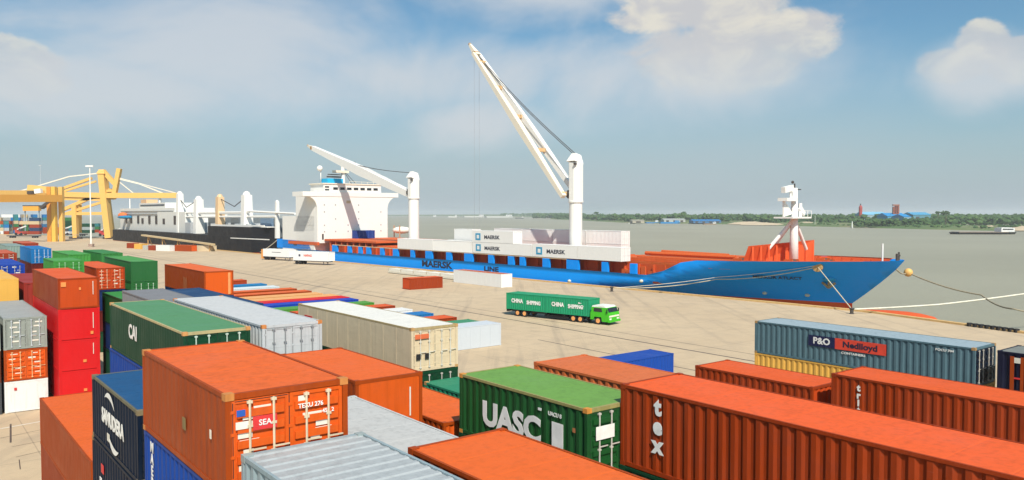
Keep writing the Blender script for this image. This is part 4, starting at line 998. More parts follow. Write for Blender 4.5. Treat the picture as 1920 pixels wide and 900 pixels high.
g = MB(); g.bar(SQ(148, 24.6, 5.6), SQ(148, 24.6, 9.4), .3); g.bar(SQ(151, 24.6, 5.6), SQ(151, 24.6, 9.4), .3); g.build('davit', paint((.45, .25, .15), .3), ship)

# deck cranes
def deck_crane(s, t, zb, zt, zp, tip, width, twin, label):
    cr = empty('deck_crane'); cr.parent = ship; cr['label'] = label
    pc = SQ(s, t)
    g = MB(); g.tube([pc + Vector((0, 0, zb)), pc + Vector((0, 0, zp - .9))], width * .46, 20); g.tube([pc + Vector((0, 0, zp - 1.0)), pc + Vector((0, 0, zp - .7))], width * .54, 20); g.build('pedestal', M_SWHITE, cr, smooth=False)
    g = MB(); w = width / 2
    ring = []
    for k in range(8): a_ = R(22.5 + 45 * k); ring.append((pc.x + math.cos(a_) * w * 1.05, pc.y + math.sin(a_) * w * 1.05))
    g.prism(ring, zp - .7, zt - 1.6)
    hp = Vector((pc.x, pc.y, zt - .7)); g.bar(hp - tq * w * .2 + Vector((0, 0, -.95)), hp + tq * w * .1 + Vector((0, 0, .7)), w * 1.7, w * 1.8, w2=w * .8, h2=w * 1.1)
    g.build('crane_house', M_SWHITE, cr)
    g = MB(); 
    for k in (-.5, .35): g.bar(pc - tq * 0 + tq * k * w + q * 0 + Vector((0, 0, zt - 1.95)) - Vector((.0, w * 1.06, 0)), pc + tq * (k + .45) * w + Vector((0, 0, zt - 1.95)) - Vector((0, w * 1.06, 0)), .3, .35)
    g.build('sheave', M_MACH, cr)
    g = MB(); g.ball(pc + q * w * 1.1 + Vector((-.1, -.4, zp + .6)), w * .62, 10, sz=1.1); g.build('operator_cab', M_MACH, cr)
    piv = pc + q * (w * .9) + Vector((0, 0, zp + .1))
    offs = (-2.1, 2.1) if twin else (0,)
    for o_ in offs:
        a_ = piv + tq * o_; b_ = tip + tq * o_ * .35
        g = MB(); mid = a_.lerp(b_, .45)
        bw = 1.2 if twin else 2.1
        g.bar(a_, mid, bw * .8, bw * .7, w2=bw, h2=bw * 1.15); g.bar(mid, b_, bw, bw * 1.15, w2=bw * .6, h2=bw * .6)
        g.build('boom', M_SWHITE if (o_ > 0 or not twin) else M_SWHITE2, cr)
    if twin:
        for k in (.02, .30, .53, .74, .93):
            c_ = piv.lerp(tip, k); f_ = 1 - k * .65
            g = MB(); g.bar(c_ - tq * 2.3 * f_, c_ + tq * 2.1 * f_, .95, .7); g.build('cross_brace', paint((.70, .45, .22), .4), cr)
    hd = (tip - piv).normalized()
    g = MB(); g.bar(tip - hd * .8, tip + hd * 3.2, 1.3, 1.2, w2=.5, h2=.5); g.build('boom_head', M_SWHITE2, cr)
    g = MB(); g.bar(tip - tq * .7, tip + tq * .7, .9, .9); g.ball(tip + hd * 3.3, .35, 8); g.build('boom_sheave', paint((.40, .22, .08), .5), cr)
    top = pc + Vector((0, 0, zt - .2))
    for dd, k2 in ((-.35, 1.0), (.35, .985)):
        g = MB(); pts = []
        for i in range(13):
            k = i / 12; p_ = top.lerp(piv.lerp(tip, k2), k) + tq * dd; p_.z -= (1.6 if not twin else .8) * math.sin(math.pi * k); pts.append(p_)
        g.tube(pts, .075, 5); g.build('luffing_cable', M_MACH, cr)
    if twin:
        for dd in (-.5, .9):
            g = MB(); g.tube([tip + tq * dd, Vector((tip.x, tip.y, 6.5)) + tq * dd], .022, 4); g.build('hoist_cable', flat((.30, .31, .33)), cr)
    return cr
s1c = near_s(1079.5, 6.0); p_ = SQ(near_s(893, 6.0), 6.0); tip1 = Vector((p_.x, p_.y, H + (400 - 103) * p_.y / F))
deck_crane(s1c, 6.0, 4.5, 24.4, 16.1, tip1, 2.75, True, 'taller forward deck crane with twin boom raised steeply')
s2c = near_s(776, 6.0); p_ = SQ(near_s(588, 6.0), 6.0); tip2 = Vector((p_.x, p_.y, H + (400 - 278) * p_.y / F))
deck_crane(s2c, 6.0, 4.5, 23.1, 17.6, tip2, 2.85, False, 'after deck crane with single boom lowered over the bridge house')

# white reefers on the deck (each is its own thing)
def ship_box(s_near, t, z, L, Hh, label, rgb=(.80, .79, .76), logo=0, side='smooth', cross=False):
    """s_near: the end toward the bow; side facing the quay is local -x"""
    rot = math.atan2(q.y, q.x) - R(90)
    def mk(root, L, Wd, Hh):
        if logo:
            g = MB(); g.box(-Wd / 2 - .03, -Wd / 2 - .014, L - 2.9, L - 1.2, .45, 1.9); g.build('logo', flat((.02, .30, .52), .5), root)
            g = MB(); g.box(-Wd / 2 - .042, -Wd / 2 - .031, L - 2.45, L - 1.65, .8, 1.55); g.build('logo_star', M_LETTER, root)
            lettering('lettering', 'MAERSK', 1.05, frame3((-Wd / 2 - .02, L - 6.6, 1.1), (0, -1, 0), (0, 0, 1)), M_DARKLET, root, off=.03, ext=.004, xs=1.3)
    return container(SQ(s_near, t + 1.22, z), L, Hh, rgb, label, rot=rot, detail=1, side=side, wear=.04, marks=mk, end='panelled', bar_rgb=(.6, .6, .58))
def px_s(px, t=1.0): return near_s(px, t)
zc = 4.56
sR, sM, sL = px_s(1165), px_s(997), px_s(885)
L_ = (sL - sM); ship_box(sM + .1, 1.0, zc, L_ - .2, 2.3, 'white container with a blue square logo on the ship, lower of two, farther aft', logo=1)
ship_box(px_s(962), 1.0, zc + 2.32, sL - px_s(962), 2.45, 'white container with a blue square logo on the ship, upper of two, farther aft', logo=1)
ship_box(sM - 12.3, 1.0, zc, 12.2, 2.45, 'white container with a blue square logo on the ship, nearer the bow crane', logo=1)
ship_box(sR, 1.0, zc, sM - 12.4 - sR, 2.45, 'plain white container on the ship at the bow end of the row')
k = 0; sx = px_s(1165, 8.6)
ends = ['first', 'second', 'third', 'fourth', 'fifth']
s_ = sx
for i in range(4):
    L_ = 9.3; ship_box(s_, 8.6, zc, L_ - .15, 2.6, f'white container in the inner row behind the crane foot, lower, {ends[i]} from the bow end')
    ship_box(s_, 8.6, zc + 2.62, L_ - .15, 2.5, f'white container in the inner row behind the crane foot, upper, {ends[i]} from the bow end', side='corr')
    s_ += L_
s_ = px_s(885) + .2
for i in range(2):
    L_ = (px_s(745) - px_s(885)) / 2 - .2; ship_box(s_, 1.0, zc - .05, L_, 2.45, f'white ribbed container in the low row aft, {"nearer" if i == 0 else "farther from"} the logo boxes', side='corr' if i == 0 else 'smooth'); s_ += L_ + .15
ship_box(px_s(885, 4.2), 4.2, zc, 9, 2.4, 'white container behind the logo boxes, lower'); ship_box(px_s(885, 4.2) , 4.2, zc + 2.42, 6.5, 2.5, 'white container left of the logo boxes, upper')
container(SQ(SS0 - 3.2, 14.6, 5.76), 2.4, 2.3, (.015, .05, .25), 'dark blue container against the foot of the white bridge house', rot=math.atan2(q.y, q.x) - R(90), Wd=6.1, detail=1, end='ribbed', wear=.1, bar_rgb=(.1, .2, .5))

# ------------------------------------------------------------------ the black ship astern
bs = empty('bulk_carrier'); tag(bs, 'black hulled freighter with white accommodation and derrick posts, moored behind the blue ship', 'ship')
BK = paint((.012, .013, .016), .25, .5)
def hullbox(parent, s0, s1, z):
    g = MB(); pl = [(s0, 13), (s0 + 5, 6.5), (s0 + 14, 2.2), (s0 + 24, 1.2), (s1 - 10, 1.2), (s1, 5), (s1, 21), (s1 - 10, 24), (s0 + 24, 24), (s0 + 14, 23), (s0 + 5, 19)]
    g.prism([SQ(a_ , b_)[:2] for a_, b_ in pl], .15, z); o = g.build('hull', BK, parent)
    g = MB(); g.prism([SQ(a_, CT + (b_ - CT) * .992)[:2] for a_, b_ in pl], WZ - 1, .148); g.build('boot_topping', M_BOOT, parent)
hullbox(bs, 188, 372, 5.2)
g = MB(); pl = [(188, 13), (193, 6.5), (202, 2.2), (212, 1.2), (238, 1.2), (238, 24), (212, 24), (202, 23), (193, 19)]; g.prism([SQ(a_, b_)[:2] for a_, b_ in pl], 5.21, 8.4); g.build('forecastle', BK, bs)
g = MB(); sbox(g, 194, 236, 4, 22, 8.402, 8.7); g.bar(SQ(196, 4.2, 8.9), SQ(236, 1.6, 8.8), .2, .5); g.build('forecastle_rail', M_SWHITE, bs)
M_BSW = paint((.72, .72, .68), .25, .5)
def bs_s(px): return near_s(px, 6)
for px, w_, zt_ in ((520, 1.3, 16.8), (463, 3.6, 19.3), (413, 3.0, 19.0), (373, 3.6, 18.4), (338, 2.8, 21)):
    s_ = bs_s(px); g = MB(); g.bar(SQ(s_, 6, 5.0), SQ(s_, 6, zt_), w_, w_ * .8, up=tuple(q), w2=w_ * .75); g.ball(SQ(s_, 6, zt_), w_ * .38, 8); g.build('derrick_post', M_SWHITE if px != 413 else paint((.75, .52, .30), .3), bs)
for a_, b_, za, zb_ in ((335, 470, 13.2, 13.4), (350, 520, 11.6, 12.0), (463, 556, 13.8, 12.9), (373, 463, 13.0, 13.0)):
    g = MB(); g.tube([SQ(bs_s(a_), 5.5, za), SQ(bs_s(b_), 5.5, zb_)], .38, 6); g.build('derrick_boom', M_SWHITE, bs)
for a_, b_, c_ in ((413, 440, 463), (373, 350, 338)):
    g = MB(); g.tube([SQ(bs_s(a_), 6, 18.4), SQ(bs_s(b_), 6, 15.4), SQ(bs_s(c_), 6, 18.8)], .16, 5); g.build('rigging', M_MACH, bs)
for a_, b_ in ((383, 397), (425, 440), (480, 500), (505, 517)):
    g = MB(); sbox(g, bs_s(b_), bs_s(a_), 7.5, 20, 5.21, 11.3); g.build('hatch_house', flat((.14, .16, .17) if a_ != 480 else (.14, .22, .32), .6), bs)
for a_, b_ in ((350, 362), (400, 408), (445, 470)):
    g = MB(); sbox(g, bs_s(b_), bs_s(a_), 5, 22, 5.21, 9.4); g.build('hatch_cover', flat((.45, .47, .48), .6), bs)
g = MB(); sbox(g, bs_s(352), bs_s(300), 5, 22, 5.21, 13.6); g.build('accommodation', M_BSW, bs)
g = MB(); sbox(g, bs_s(330), bs_s(228), 5.5, 22, 5.21, 15.3); g.build('accommodation', M_BSW, bs)
g = MB(); sbox(g, bs_s(310), bs_s(262), 6, 20, 15.302, 17.6); g.build('wheelhouse', M_BSW, bs)
g = MB(); sbox(g, bs_s(309), bs_s(264), 5.9, 5.99, 16.2, 16.9); g.build('wheelhouse_window', glass(), bs)
g = MB(); sbox(g, bs_s(262), bs_s(252), 9, 14, 15.302, 19.4); g.build('funnel', paint((.70, .45, .25), .3), bs)
for i, px in enumerate((240, 249, 262, 270, 283, 296, 312, 333)):
    g = MB(); sbox(g, bs_s(px) - 1.4, bs_s(px) + 1.4, 4.9 if px > 300 else 5.3, 5.48 if px < 300 else 4.99, 8.4, 12.0 if i % 3 else 10.8); g.build('door_opening', M_MACH, bs)
for zz in (13.9, 12.6): g = MB(); sbox(g, bs_s(328), bs_s(230), 5.1, 5.45, zz, zz + .2); g.build('deck_edge', flat((.32, .33, .34)), bs)
g = MB(); g.bar(SQ(bs_s(236), 8, 15.3), SQ(bs_s(236), 8, 20), .4); g.build('mast_pole', M_SWHITE, bs)
lb = MB(); lb.ball(SQ(bs_s(240), 3.8, 12.2), 1.6, 10, sx=1.5, sz=.8); lb.build('lifeboat', paint((.75, .18, .05), .1), bs, smooth=True)
g = MB(); g.ball(SQ(bs_s(247), 3.6, 11.2), 2.4, 8, sx=1.8, sz=.35); g.build('boat_cradle', paint((.02, .20, .38), .1), bs, smooth=True)
g = MB(); g.bar(SQ(near_s(505), .98, 4.8), SQ(near_s(432), .98, 4.6), .05, .3); g.build('hull_stripe', M_LETTER, bs)

# ------------------------------------------------------------------ yellow cranes
M_YEL = paint((.74, .44, .08), .15, .5); M_YEL2 = paint((.76, .46, .13), .25, .5)
def tri_beam(name, a, b, w, h, m, par):
    g = MB(); g.bar(a, b, w, h); return g.build(name, m, par)
# near portal crane at the left
c1 = empty('portal_crane'); tag(c1, 'massive orange yellow portal crane leg and girder at the left edge', 'crane')
d1 = P(100, 453).y
def cp(px, py, d): return Pd(px, py, d)
for (x0, m_) in ((95, paint((.62, .27, .05), .15)), (103, M_YEL), (109.5, M_YEL2)):
    w_ = 2.0 if x0 != 95 else 2.2
    g = MB(); pb_ = cp(x0, 453, d1); g.bar((pb_.x, pb_.y + (3 if x0 == 109.5 else 0), 0), (pb_.x, pb_.y + (3 if x0 == 109.5 else 0), cp(x0, 350, d1).z), w_, 1.8); g.build('leg', m_, c1)
tri_beam('girder', cp(-140, 372, d1 - 60), cp(112, 372, d1), 3.0, 3.2, paint((.70, .34, .06), .15), c1)
tri_beam('girder', cp(-140, 362, d1 - 40), cp(112, 362, d1 + 10), 3.0, 2.4, M_YEL2, c1)
g = MB(); g.bar(cp(78, 390, d1), cp(97, 376, d1), 2.6, 1.2); g.build('knee_brace', M_MACH, c1)
g = MB(); g.bar(cp(55, 353, d1 + 4), cp(105, 358, d1 + 4), 3.4, 3.2); g.build('machinery_house', paint((.72, .48, .16), .15), c1)
g = MB(); g.bar(cp(32, 361.5, d1 - 4), cp(64, 360.5, d1 - 4), 2.2, 1.3); g.build('cable_reel', M_MACH, c1)
g = MB(); g.bar(cp(66, 359, d1 - 3.9), cp(78, 357.5, d1 - 3.9), 1.8, 2.0); g.build('electrics_box', M_SWHITE, c1)
# ship to shore crane
c2 = empty('gantry_crane'); tag(c2, 'pale yellow gantry crane with a peaked frame and long level boom over the black ship', 'crane')
D2 = 400.
def tb(nm, pts, w, h=None, m=M_YEL2, dd=(0, 0)):
    for a_, b_ in zip(pts[:-1], pts[1:]):
        tri_beam(nm, cp(a_[0], a_[1], D2 + dd[0]), cp(b_[0], b_[1], D2 + dd[1]), w, h or w, m, c2)
tb('leg', [(191, 322), (196, 370), (205, 446)], 3.4, 3.0); tb('leg', [(199, 324), (203, 370), (212, 440)], 1.6, 1.6, dd=(14, 18))
tb('leg', [(140, 383), (142, 440)], 2.4, 2.2); tb('leg', [(150, 383), (150, 436)], 1.6, 1.6, dd=(14, 16))
tb('a_frame', [(193, 320), (216, 345)], 2.0, 2.0); tb('a_frame', [(224, 316), (213, 372)], 2.2, 2.0)
tb('a_frame', [(200, 358), (215, 357)], 1.2, 1.2)
tb('boom', [(100, 364), (196, 366.5), (335, 366.5)], 3.0, 2.6)
tb('cross_girder', [(112, 372), (196, 374)], 1.8, 1.6)
tb('brace', [(112, 396), (165, 373), (196, 366)], 1.8, 1.6); tb('brace', [(112, 404), (195, 378)], 1.3, 1.2)
tb('sill_beam', [(112, 401), (205, 400)], 1.8, 1.5); tb('brace', [(105, 358), (172, 334)], 1.5, 1.3); tb('brace', [(112, 361), (180, 340)], 1.0, 1.0)
tb('stay', [(10, 366), (60, 352), (130, 331), (192, 324)], .55, .55, M_SWHITE2); tb('stay', [(225, 336), (262, 345), (305, 362)], .5, .5, M_SWHITE2); tb('stay', [(225, 342), (250, 362)], .4, .4, M_SWHITE2)
tb('stay', [(225, 334), (334, 363)], .35, .35, M_SWHITE2)
g = MB(); g.bar(cp(192, 326, D2), cp(192, 318, D2), 4.2, 4.2, w2=2.4, h2=2.4); g.build('apex_frame', M_YEL2, c2)
g = MB(); g.bar(cp(203, 364, D2 + 4), cp(212, 364, D2 + 4), 5, 5.5); g.build('machinery_house', M_YEL2, c2)
g = MB(); g.bar(cp(300, 372, D2), cp(300, 392, D2), .9, .9); g.build('hanging_ladder', M_SWHITE, c2)
g = MB(); g.bar(cp(334, 362, D2), cp(336, 388, D2), .6, .6); g.build('hanging_ladder', M_YEL2, c2)
for x0 in (205, 142):
    g = MB(); b_ = cp(x0, 446 if x0 == 205 else 441, D2 + (0)); g.bar((b_.x - 3, b_.y, .6), (b_.x + 3, b_.y, .6), 1.6, 1.2); g.build('bogie', M_MACH, c2)
    g = MB(); g.bar((b_.x, b_.y, .6), (b_.x, b_.y, max(b_.z, 1.4)), 2.2, 2); g.build('leg_foot', M_YEL2, c2)
# light poles
def pole(px, yb, yt, label, r=.22, twin=False, m=M_SWHITE, head='ring'):
    b_ = P(px, yb); zt_ = Pd(px, yt, b_.y).z; o = empty('light_pole', b_); tag(o, label, 'light pole')
    g = MB(); g.tube([(0, 0, 0), (0, 0, zt_)], [r * 1.4, r * .7], 8); g.build('mast', m, o)
    g = MB(); g.box(-r * 3.5, r * 3.5, -r * 3, r * 3, 0, 1.2); g.build('base_block', flat((.35, .25, .2)), o)
    g = MB(); g.box(-r * 6, r * 6, -r * 2, r * 2, zt_, zt_ + r * 2.4); g.build('lamp_head', m, o)
pole(171, 463, 313, 'tall white light mast standing in front of the yellow gantry crane', .24)
pole(78, 436, 311, 'thin faint light mast behind the orange yellow portal crane', .16, m=flat((.5, .53, .56)))
pole(471, 470.5, 436, 'short white lamp post on the quay by the black bow', .16)
g_ = None

# distant container stacks and yard equipment beyond the portal crane
cols = [('rust red', C_RUST), ('blue', C_BLUE2), ('green', C_GREEN), ('white', C_WHITE), ('orange', C_ORANGE), ('navy', (.02, .05, .12)), ('teal', (.03, .20, .22)), ('sand', (.55, .42, .25)), ('grey', C_GREY)]
rr = random.Random(11); ordn = ['first', 'second', 'third', 'fourth', 'fifth', 'sixth', 'seventh', 'eighth', 'ninth', 'tenth', 'eleventh', 'twelfth', 'thirteenth', 'fourteenth']
seq = [-1]
xs_ = [-6, 4, 13, 22, 31, 40, 49, 58, 67, 76, 85]
for k, px in enumerate(xs_):
    b_ = P(px, 438 + rr.uniform(-1.5, 1.5)); nlev = rr.choice([4, 5, 6, 6])
    for lv in range(nlev):
        nm, c = rr.choice(cols)
        container(b_ + Vector((rr.uniform(-.1, .1), 0, lv * 2.05)), rr.choice([6.06, 12.19]), 2.04, c, f'{nm} container, {ordn[lv]} level, {ordn[k]} distant stack behind the portal crane', rot=YAW + R(52) if k % 2 else YAW, detail=0, wear=.2, group='distant stacks behind the portal crane')
xs2 = [118, 131, 152, 163, 176, 187]
for k, px in enumerate(xs2):
    b_ = P(px, 436 + rr.uniform(-2, 2)); nlev = rr.choice([3, 4, 5])
    for lv in range(nlev):
        nm, c = rr.choice([('teal', (.03, .17, .18)), ('dark green', C_DKGREEN), ('green', C_GREEN), ('blue', (.03, .12, .25)), ('grey', (.3, .33, .33)), ('red', C_ORANGE2)])
        container(b_ + Vector((rr.uniform(-.1, .1), 0, lv * 2.05)), 12.19, 2.04, c, f'{nm} container, {ordn[lv]} level, {ordn[k]} distant stack under the gantry crane', rot=YAW + R(52), detail=0, wear=.2, group='distant stacks right of the portal crane leg')
# a yard tractor and low flat trailers there
for k, (px, py, lab, c) in enumerate(((45, 446, 'dark flat trailer lying at the far left, in front of the distant stacks', (.03, .04, .06)), (135, 442.5, 'dark flat trailer under the gantry crane, left one', (.05, .04, .04)), (238, 443, 'dark flat trailer beside the black stern, right one', (.03, .03, .03)))):
    b_ = P(px, py); o = empty('flat_trailer', b_, R(-6)); tag(o, lab, 'trailer')
    g = MB(); g.box(-9, 9, -1.2, 1.2, .8, 1.3); g.build('deck', flat(c), o)
    for x in (-7, -5.8, 5.8, 7):
        for y in (-1, 1): g = MB(); g.tube([(x, y - .15, .5), (x, y + .15, .5)], .5, 10); g.build('wheel', M_BLACK, o)
def forklift(px, py, c, lab):
    b_ = P(px, py); o = empty('reach_stacker', b_, R(-15)); tag(o, lab, 'reach stacker')
    g = MB(); g.box(-3, 3, -1.3, 1.3, .8, 2.2); g.box(-3, -1.4, -1.3, 1.3, 2.2, 3.2); g.build('chassis', flat(c), o)
    g = MB(); g.box(-.8, .8, -.7, .7, 2.25, 4.0); g.build('cab', glass((.05, .06, .07)), o)
    g = MB(); g.bar((-2.4, 0, 3.4), (3.8, 0, 5.4), .7, .7); g.build('boom', flat((.75, .74, .7)), o)
    for x in (-2, 2):
        for y in (-1.4, 1.4): g = MB(); g.tube([(x, y - .3, .8), (x, y + .3, .8)], .8, 12); g.build('wheel', M_BLACK, o)
forklift(39, 441, (.50, .06, .04), 'red yard machine with a pale boom among the distant stacks'); forklift(225, 443, (.04, .045, .045), 'dark yard machine by the stern of the black ship'); forklift(125, 441, (.72, .7, .66), 'white yard machine beyond the portal crane leg')
forklift(197, 443, (.55, .05, .05), 'red yard machine at the foot of the gantry crane leg')
sg = empty('hanging_sign', P(61, 438)); tag(sg, 'orange yellow cabin raised on a dark frame above the distant stacks', 'cabin')
g = MB(); g.box(-5.0, 5.0, -1.5, 1.5, 14.6, 17.6); g.build('cabin', paint((.80, .36, .05), .1), sg)
g = MB(); g.box(-5.1, 5.1, -1.6, 1.6, 17.61, 18.2); g.build('cabin_roof', M_MACH, sg)
for x in (-4.5, 4.5): g = MB(); g.bar((x, 0, 0), (x, 0, 14.6), .5); g.build('frame_leg', flat((.25, .3, .35)), sg)
sg.name = 'raised_cabin'

# ------------------------------------------------------------------ ropes and bollards
M_ROPE = flat((.60, .55, .38), .9, 'rope'); M_ROPE2 = flat((.72, .68, .56), .9, 'rope_pale')
def rope(pts, r, label, m=M_ROPE, sag=0.0):
    g = MB(); P_ = []
    for a_, b_ in zip(pts[:-1], pts[1:]):
        for i in range(16):
            k = i / 16; p_ = a_.lerp(b_, k); p_.z -= sag * 4 * k * (1 - k); P_.append(p_)
    P_.append(pts[-1]); g.tube(P_, r, 6); o = g.build('mooring_rope', m, smooth=True); tag(o, label, 'rope'); return o
def bollard(p, label):
    o = empty('bollard', p); tag(o, label, 'bollard')
    g = MB(); g.tube([(0, 0, 0), (0, 0, .1), (0, 0, .55)], [.35, .22, .22], 10); g.build('post', M_MACH, o)
    g = MB(); g.tube([(0, 0, .55), (0, 0, .7), (0, 0, .78)], [.22, .36, .28], 10); g.build('cap', M_MACH, o)
bA = P(1597, 588.5); bollard(bA, 'black bollard at the quay edge below the bow, holding the bow rope')
bB = P(1147, 546.5); bollard(bB, 'black bollard at the quay edge where the long rope from the bow ends')
fl = onhull(1535, 500, .35) or (5, 3, 5.4); FL = SQ(*fl)
rope([bB + Vector((0, 0, .6)), SQ(*(onhull(1350, 523, .9) or (20, .2, 2.5))), FL], .07, 'long slack rope running along the blue bow to the fairlead', sag=.5)
rope([bB + Vector((.3, 0, .6)), SQ(*(onhull(1353, 519, .9) or (20, .2, 2.8))), FL + Vector((0, 0, .2))], .045, 'thinner rope just above the long slack one along the blue bow', sag=.2, m=M_ROPE2)
rope([FL, bA + Vector((0, 0, .6))], .07, 'steep rope from the bow fairlead down to the quay bollard')
g = MB(); g.tube([FL + tq * .3, FL - tq * .15], .75, 14); o = g.build('fairlead', flat((.55, .32, .12)), ship)
bowp = SQ(-.6, 12, 5.3)
far1 = P(1990, 590, 0.4)
pbuoy = Pd(1703, 511, bowp.y + 1)
rope([Pd(1681, 505, bowp.y), pbuoy, Pd(1840, 553, 105), Pd(1900, 579, 96), Pd(2040, 590, 95)], .11, 'dark rope hanging from the bow tip across the river to the right', flat((.30, .26, .18), .9), .4)
g = MB(); g.ball((0, 0, 0), .62, 12); o = g.build('float', flat((.75, .42, .12)), smooth=True); o.location = pbuoy; tag(o, 'orange round float on the dark bow rope', 'float'); o.name = 'rope_float'
rope([bA + Vector((.2, 0, .6)), Pd(1760, 571, 103), Pd(1920, 551, 104), Pd(2060, 541, 108)], .11, 'thick pale rope rising from the bow bollard to the right edge', M_ROPE2, .05)
bC = P(488, 476); bollard(bC, 'black bollard by the stern of the blue ship')
rope([bC + Vector((0, 0, .6)), SQ(LS - .2, 1.2, 5.0)], .12, 'pale rope from the stern down to the quay', M_ROPE2, .3)
for k in range(9):
    p_ = P(1818 + k * 11, 612 + k * 1.45); o = empty('quay_cleat', p_ ); tag(o, f'small black block on the quay edge, {ordn[k]} in its row from the bow side', 'cleat', 'blocks on the quay edge')
    g = MB(); g.box(-.22, .22, -.2, .2, 0, .42); g.build('block', M_BLACK, o)

# ------------------------------------------------------------------ far shore
M_LEAF = None
def mat_leaf():
    m, t, b = bsdf('foliage'); co = coords(t, obj=False)
    c = tmix(t, mrange(t, tnoise(t, co, .05, 5, .65), .35, .65), (.018, .055, .014), (.07, .13, .03))
    t.links.new(c, b.inputs['Base Color']); b.inputs['Roughness'].default_value = .9; return m
M_LEAF = mat_leaf()
def clumps(name, centres, seedv=1):
    """irregular leaf masses: each a jagged small ball of leaf faces"""
    rr = np.random.RandomState(seedv)
    import itertools
    ph = (1 + 5 ** .5) / 2
    iv = np.array([(-1, ph, 0), (1, ph, 0), (-1, -ph, 0), (1, -ph, 0), (0, -1, ph), (0, 1, ph), (0, -1, -ph), (0, 1, -ph), (ph, 0, -1), (ph, 0, 1), (-ph, 0, -1), (-ph, 0, 1)]) / 1.9
    fi = np.array([(0, 11, 5), (0, 5, 1), (0, 1, 7), (0, 7, 10), (0, 10, 11), (1, 5, 9), (5, 11, 4), (11, 10, 2), (10, 7, 6), (7, 1, 8), (3, 9, 4), (3, 4, 2), (3, 2, 6), (3, 6, 8), (3, 8, 9), (4, 9, 5), (2, 4, 11), (6, 2, 10), (8, 6, 7), (9, 8, 1)])
    V_ = []; F_ = []; b = 0
    for (x, y, z, r) in centres:
        s = iv * r * rr.uniform(.55, 1.35, (12, 1)) * np.array([1, 1, .85]) + np.array([x, y, z])
        V_.append(s); F_.append(fi + b); b += 12
    me = bpy.data.meshes.new(name); V_ = np.concatenate(V_); F_ = np.concatenate(F_)
    me.from_pydata(V_.tolist(), [], F_.tolist()); me.materials.append(M_LEAF); me.update()
    return put(name, me)
rng = random.Random(5); cen = []
def bank_y(px):
    e = [(1030, 411), (1100, 414), (1190, 418.5), (1330, 420), (1500, 424), (1640, 427.5), (1790, 431.5), (1960, 434), (2100, 440)]
    for (a, ya), (b, yb) in zip(e[:-1], e[1:]):
        if a <= px <= b: return P(px, ya + (yb - ya) * (px - a) / (b - a), WZ).y
    return 1300
for i in range(5200):
    px = rng.uniform(1035, 2080); y0 = bank_y(px); setb = (70 if px < 1480 else 130 + (px - 1480) * .35) + 70 * noise.noise(Vector((px * .02, 0, 0)))
    y = y0 + setb + rng.random() ** 1.5 * 900; dens = noise.noise(Vector((px * .025, y * .004, 3)))
    if dens < -.25 and y < y0 + setb + 150: continue
    x = (px - 960) / F * y; r_ = rng.uniform(1.8, 5.2)
    zz = WZ + 2.5 + rng.uniform(.5, 9) + 3.5 * noise.noise(Vector((x * .012, y * .006, 9)))
    cen.append((x, y, zz, r_))
for i in range(700):
    px = rng.uniform(1500, 2080); y0 = bank_y(px); y = y0 + rng.uniform(25, 150); x = (px - 960) / F * y
    if noise.noise(Vector((px * .03, y * .02, 1))) > -.05: cen.append((x, y, WZ + 1.6 + rng.uniform(.2, 1.5), rng.uniform(.8, 2.4)))
for i in range(420):
    px = rng.uniform(1600, 1765); y = rng.uniform(860, 985); cen.append(((px - 960) / F * y, y, WZ + 3.5 + rng.uniform(0, 5.0), rng.uniform(1.4, 3.2)))
tag(clumps('forest', cen), 'long dark green belt of riverside trees on the far bank', 'forest', kind='stuff')
cen = []
for i in range(1500):
    px = rng.uniform(1000, 1095); t_ = rng.random(); y = P(px, 409.5, WZ).y + 60 + rng.random() * 1500; cen.append(((px - 960) / F * y, y, WZ + 3 + rng.uniform(0, 9), rng.uniform(4, 8)))
for i in range(260):
    px = rng.uniform(940, 1030); y = 4300 + rng.random() * 1500; cen.append(((px - 960) / F * y, y, WZ + 3 + rng.uniform(0, 7), rng.uniform(6, 12)))
tag(clumps('distant_forest', cen, 2), 'pale hazy tree line far up the river', 'forest', kind='stuff')
M_TRUNK = flat((.09, .06, .04), .9, 'bark')
def tree(px, D, h, r, label, seed=0, flat_=.6):
    y = D; x = (px - 960) / F * y; o = empty('tree', (x, y, WZ + 2)); tag(o, label, 'tree'); rr = random.Random(seed)
    g = MB(); g.tube([(0, 0, 0), (.2, 0, h * .5), (0, .2, h * .85)], [.45, .3, .12], 7)
    for k in range(5): a_ = rr.uniform(0, 6.28); g.tube([(0, 0, h * (.5 + .07 * k)), (math.cos(a_) * r * .6, math.sin(a_) * r * .6, h * (.72 + .06 * k))], [.16, .05], 5)
    g.build('trunk', M_TRUNK, o)
    c = clumps('crown', [(rr.gauss(0, r * .42), rr.gauss(0, r * .42), h * .86 + rr.gauss(0, r * .3 * flat_), rr.uniform(.14, .3) * r) for _ in range(90)], seed + 3); c.parent = o
tree(1758, 980, 17.5, 3.0, 'slim tree standing above the far wood at the right', 1); tree(1773, 990, 17, 4.6, 'broad crowned tree above the far wood, right of the slim one', 2); tree(1480, 1250, 16, 4.2, 'tree rising above the far wood beside the foremast', 3)
tree(1118, 1500, 17, 4, 'tree above the far wood just right of the forward crane', 4); tree(1282, 1400, 17, 4.5, 'rounded tree above the far wood over the left blue sheds', 5)

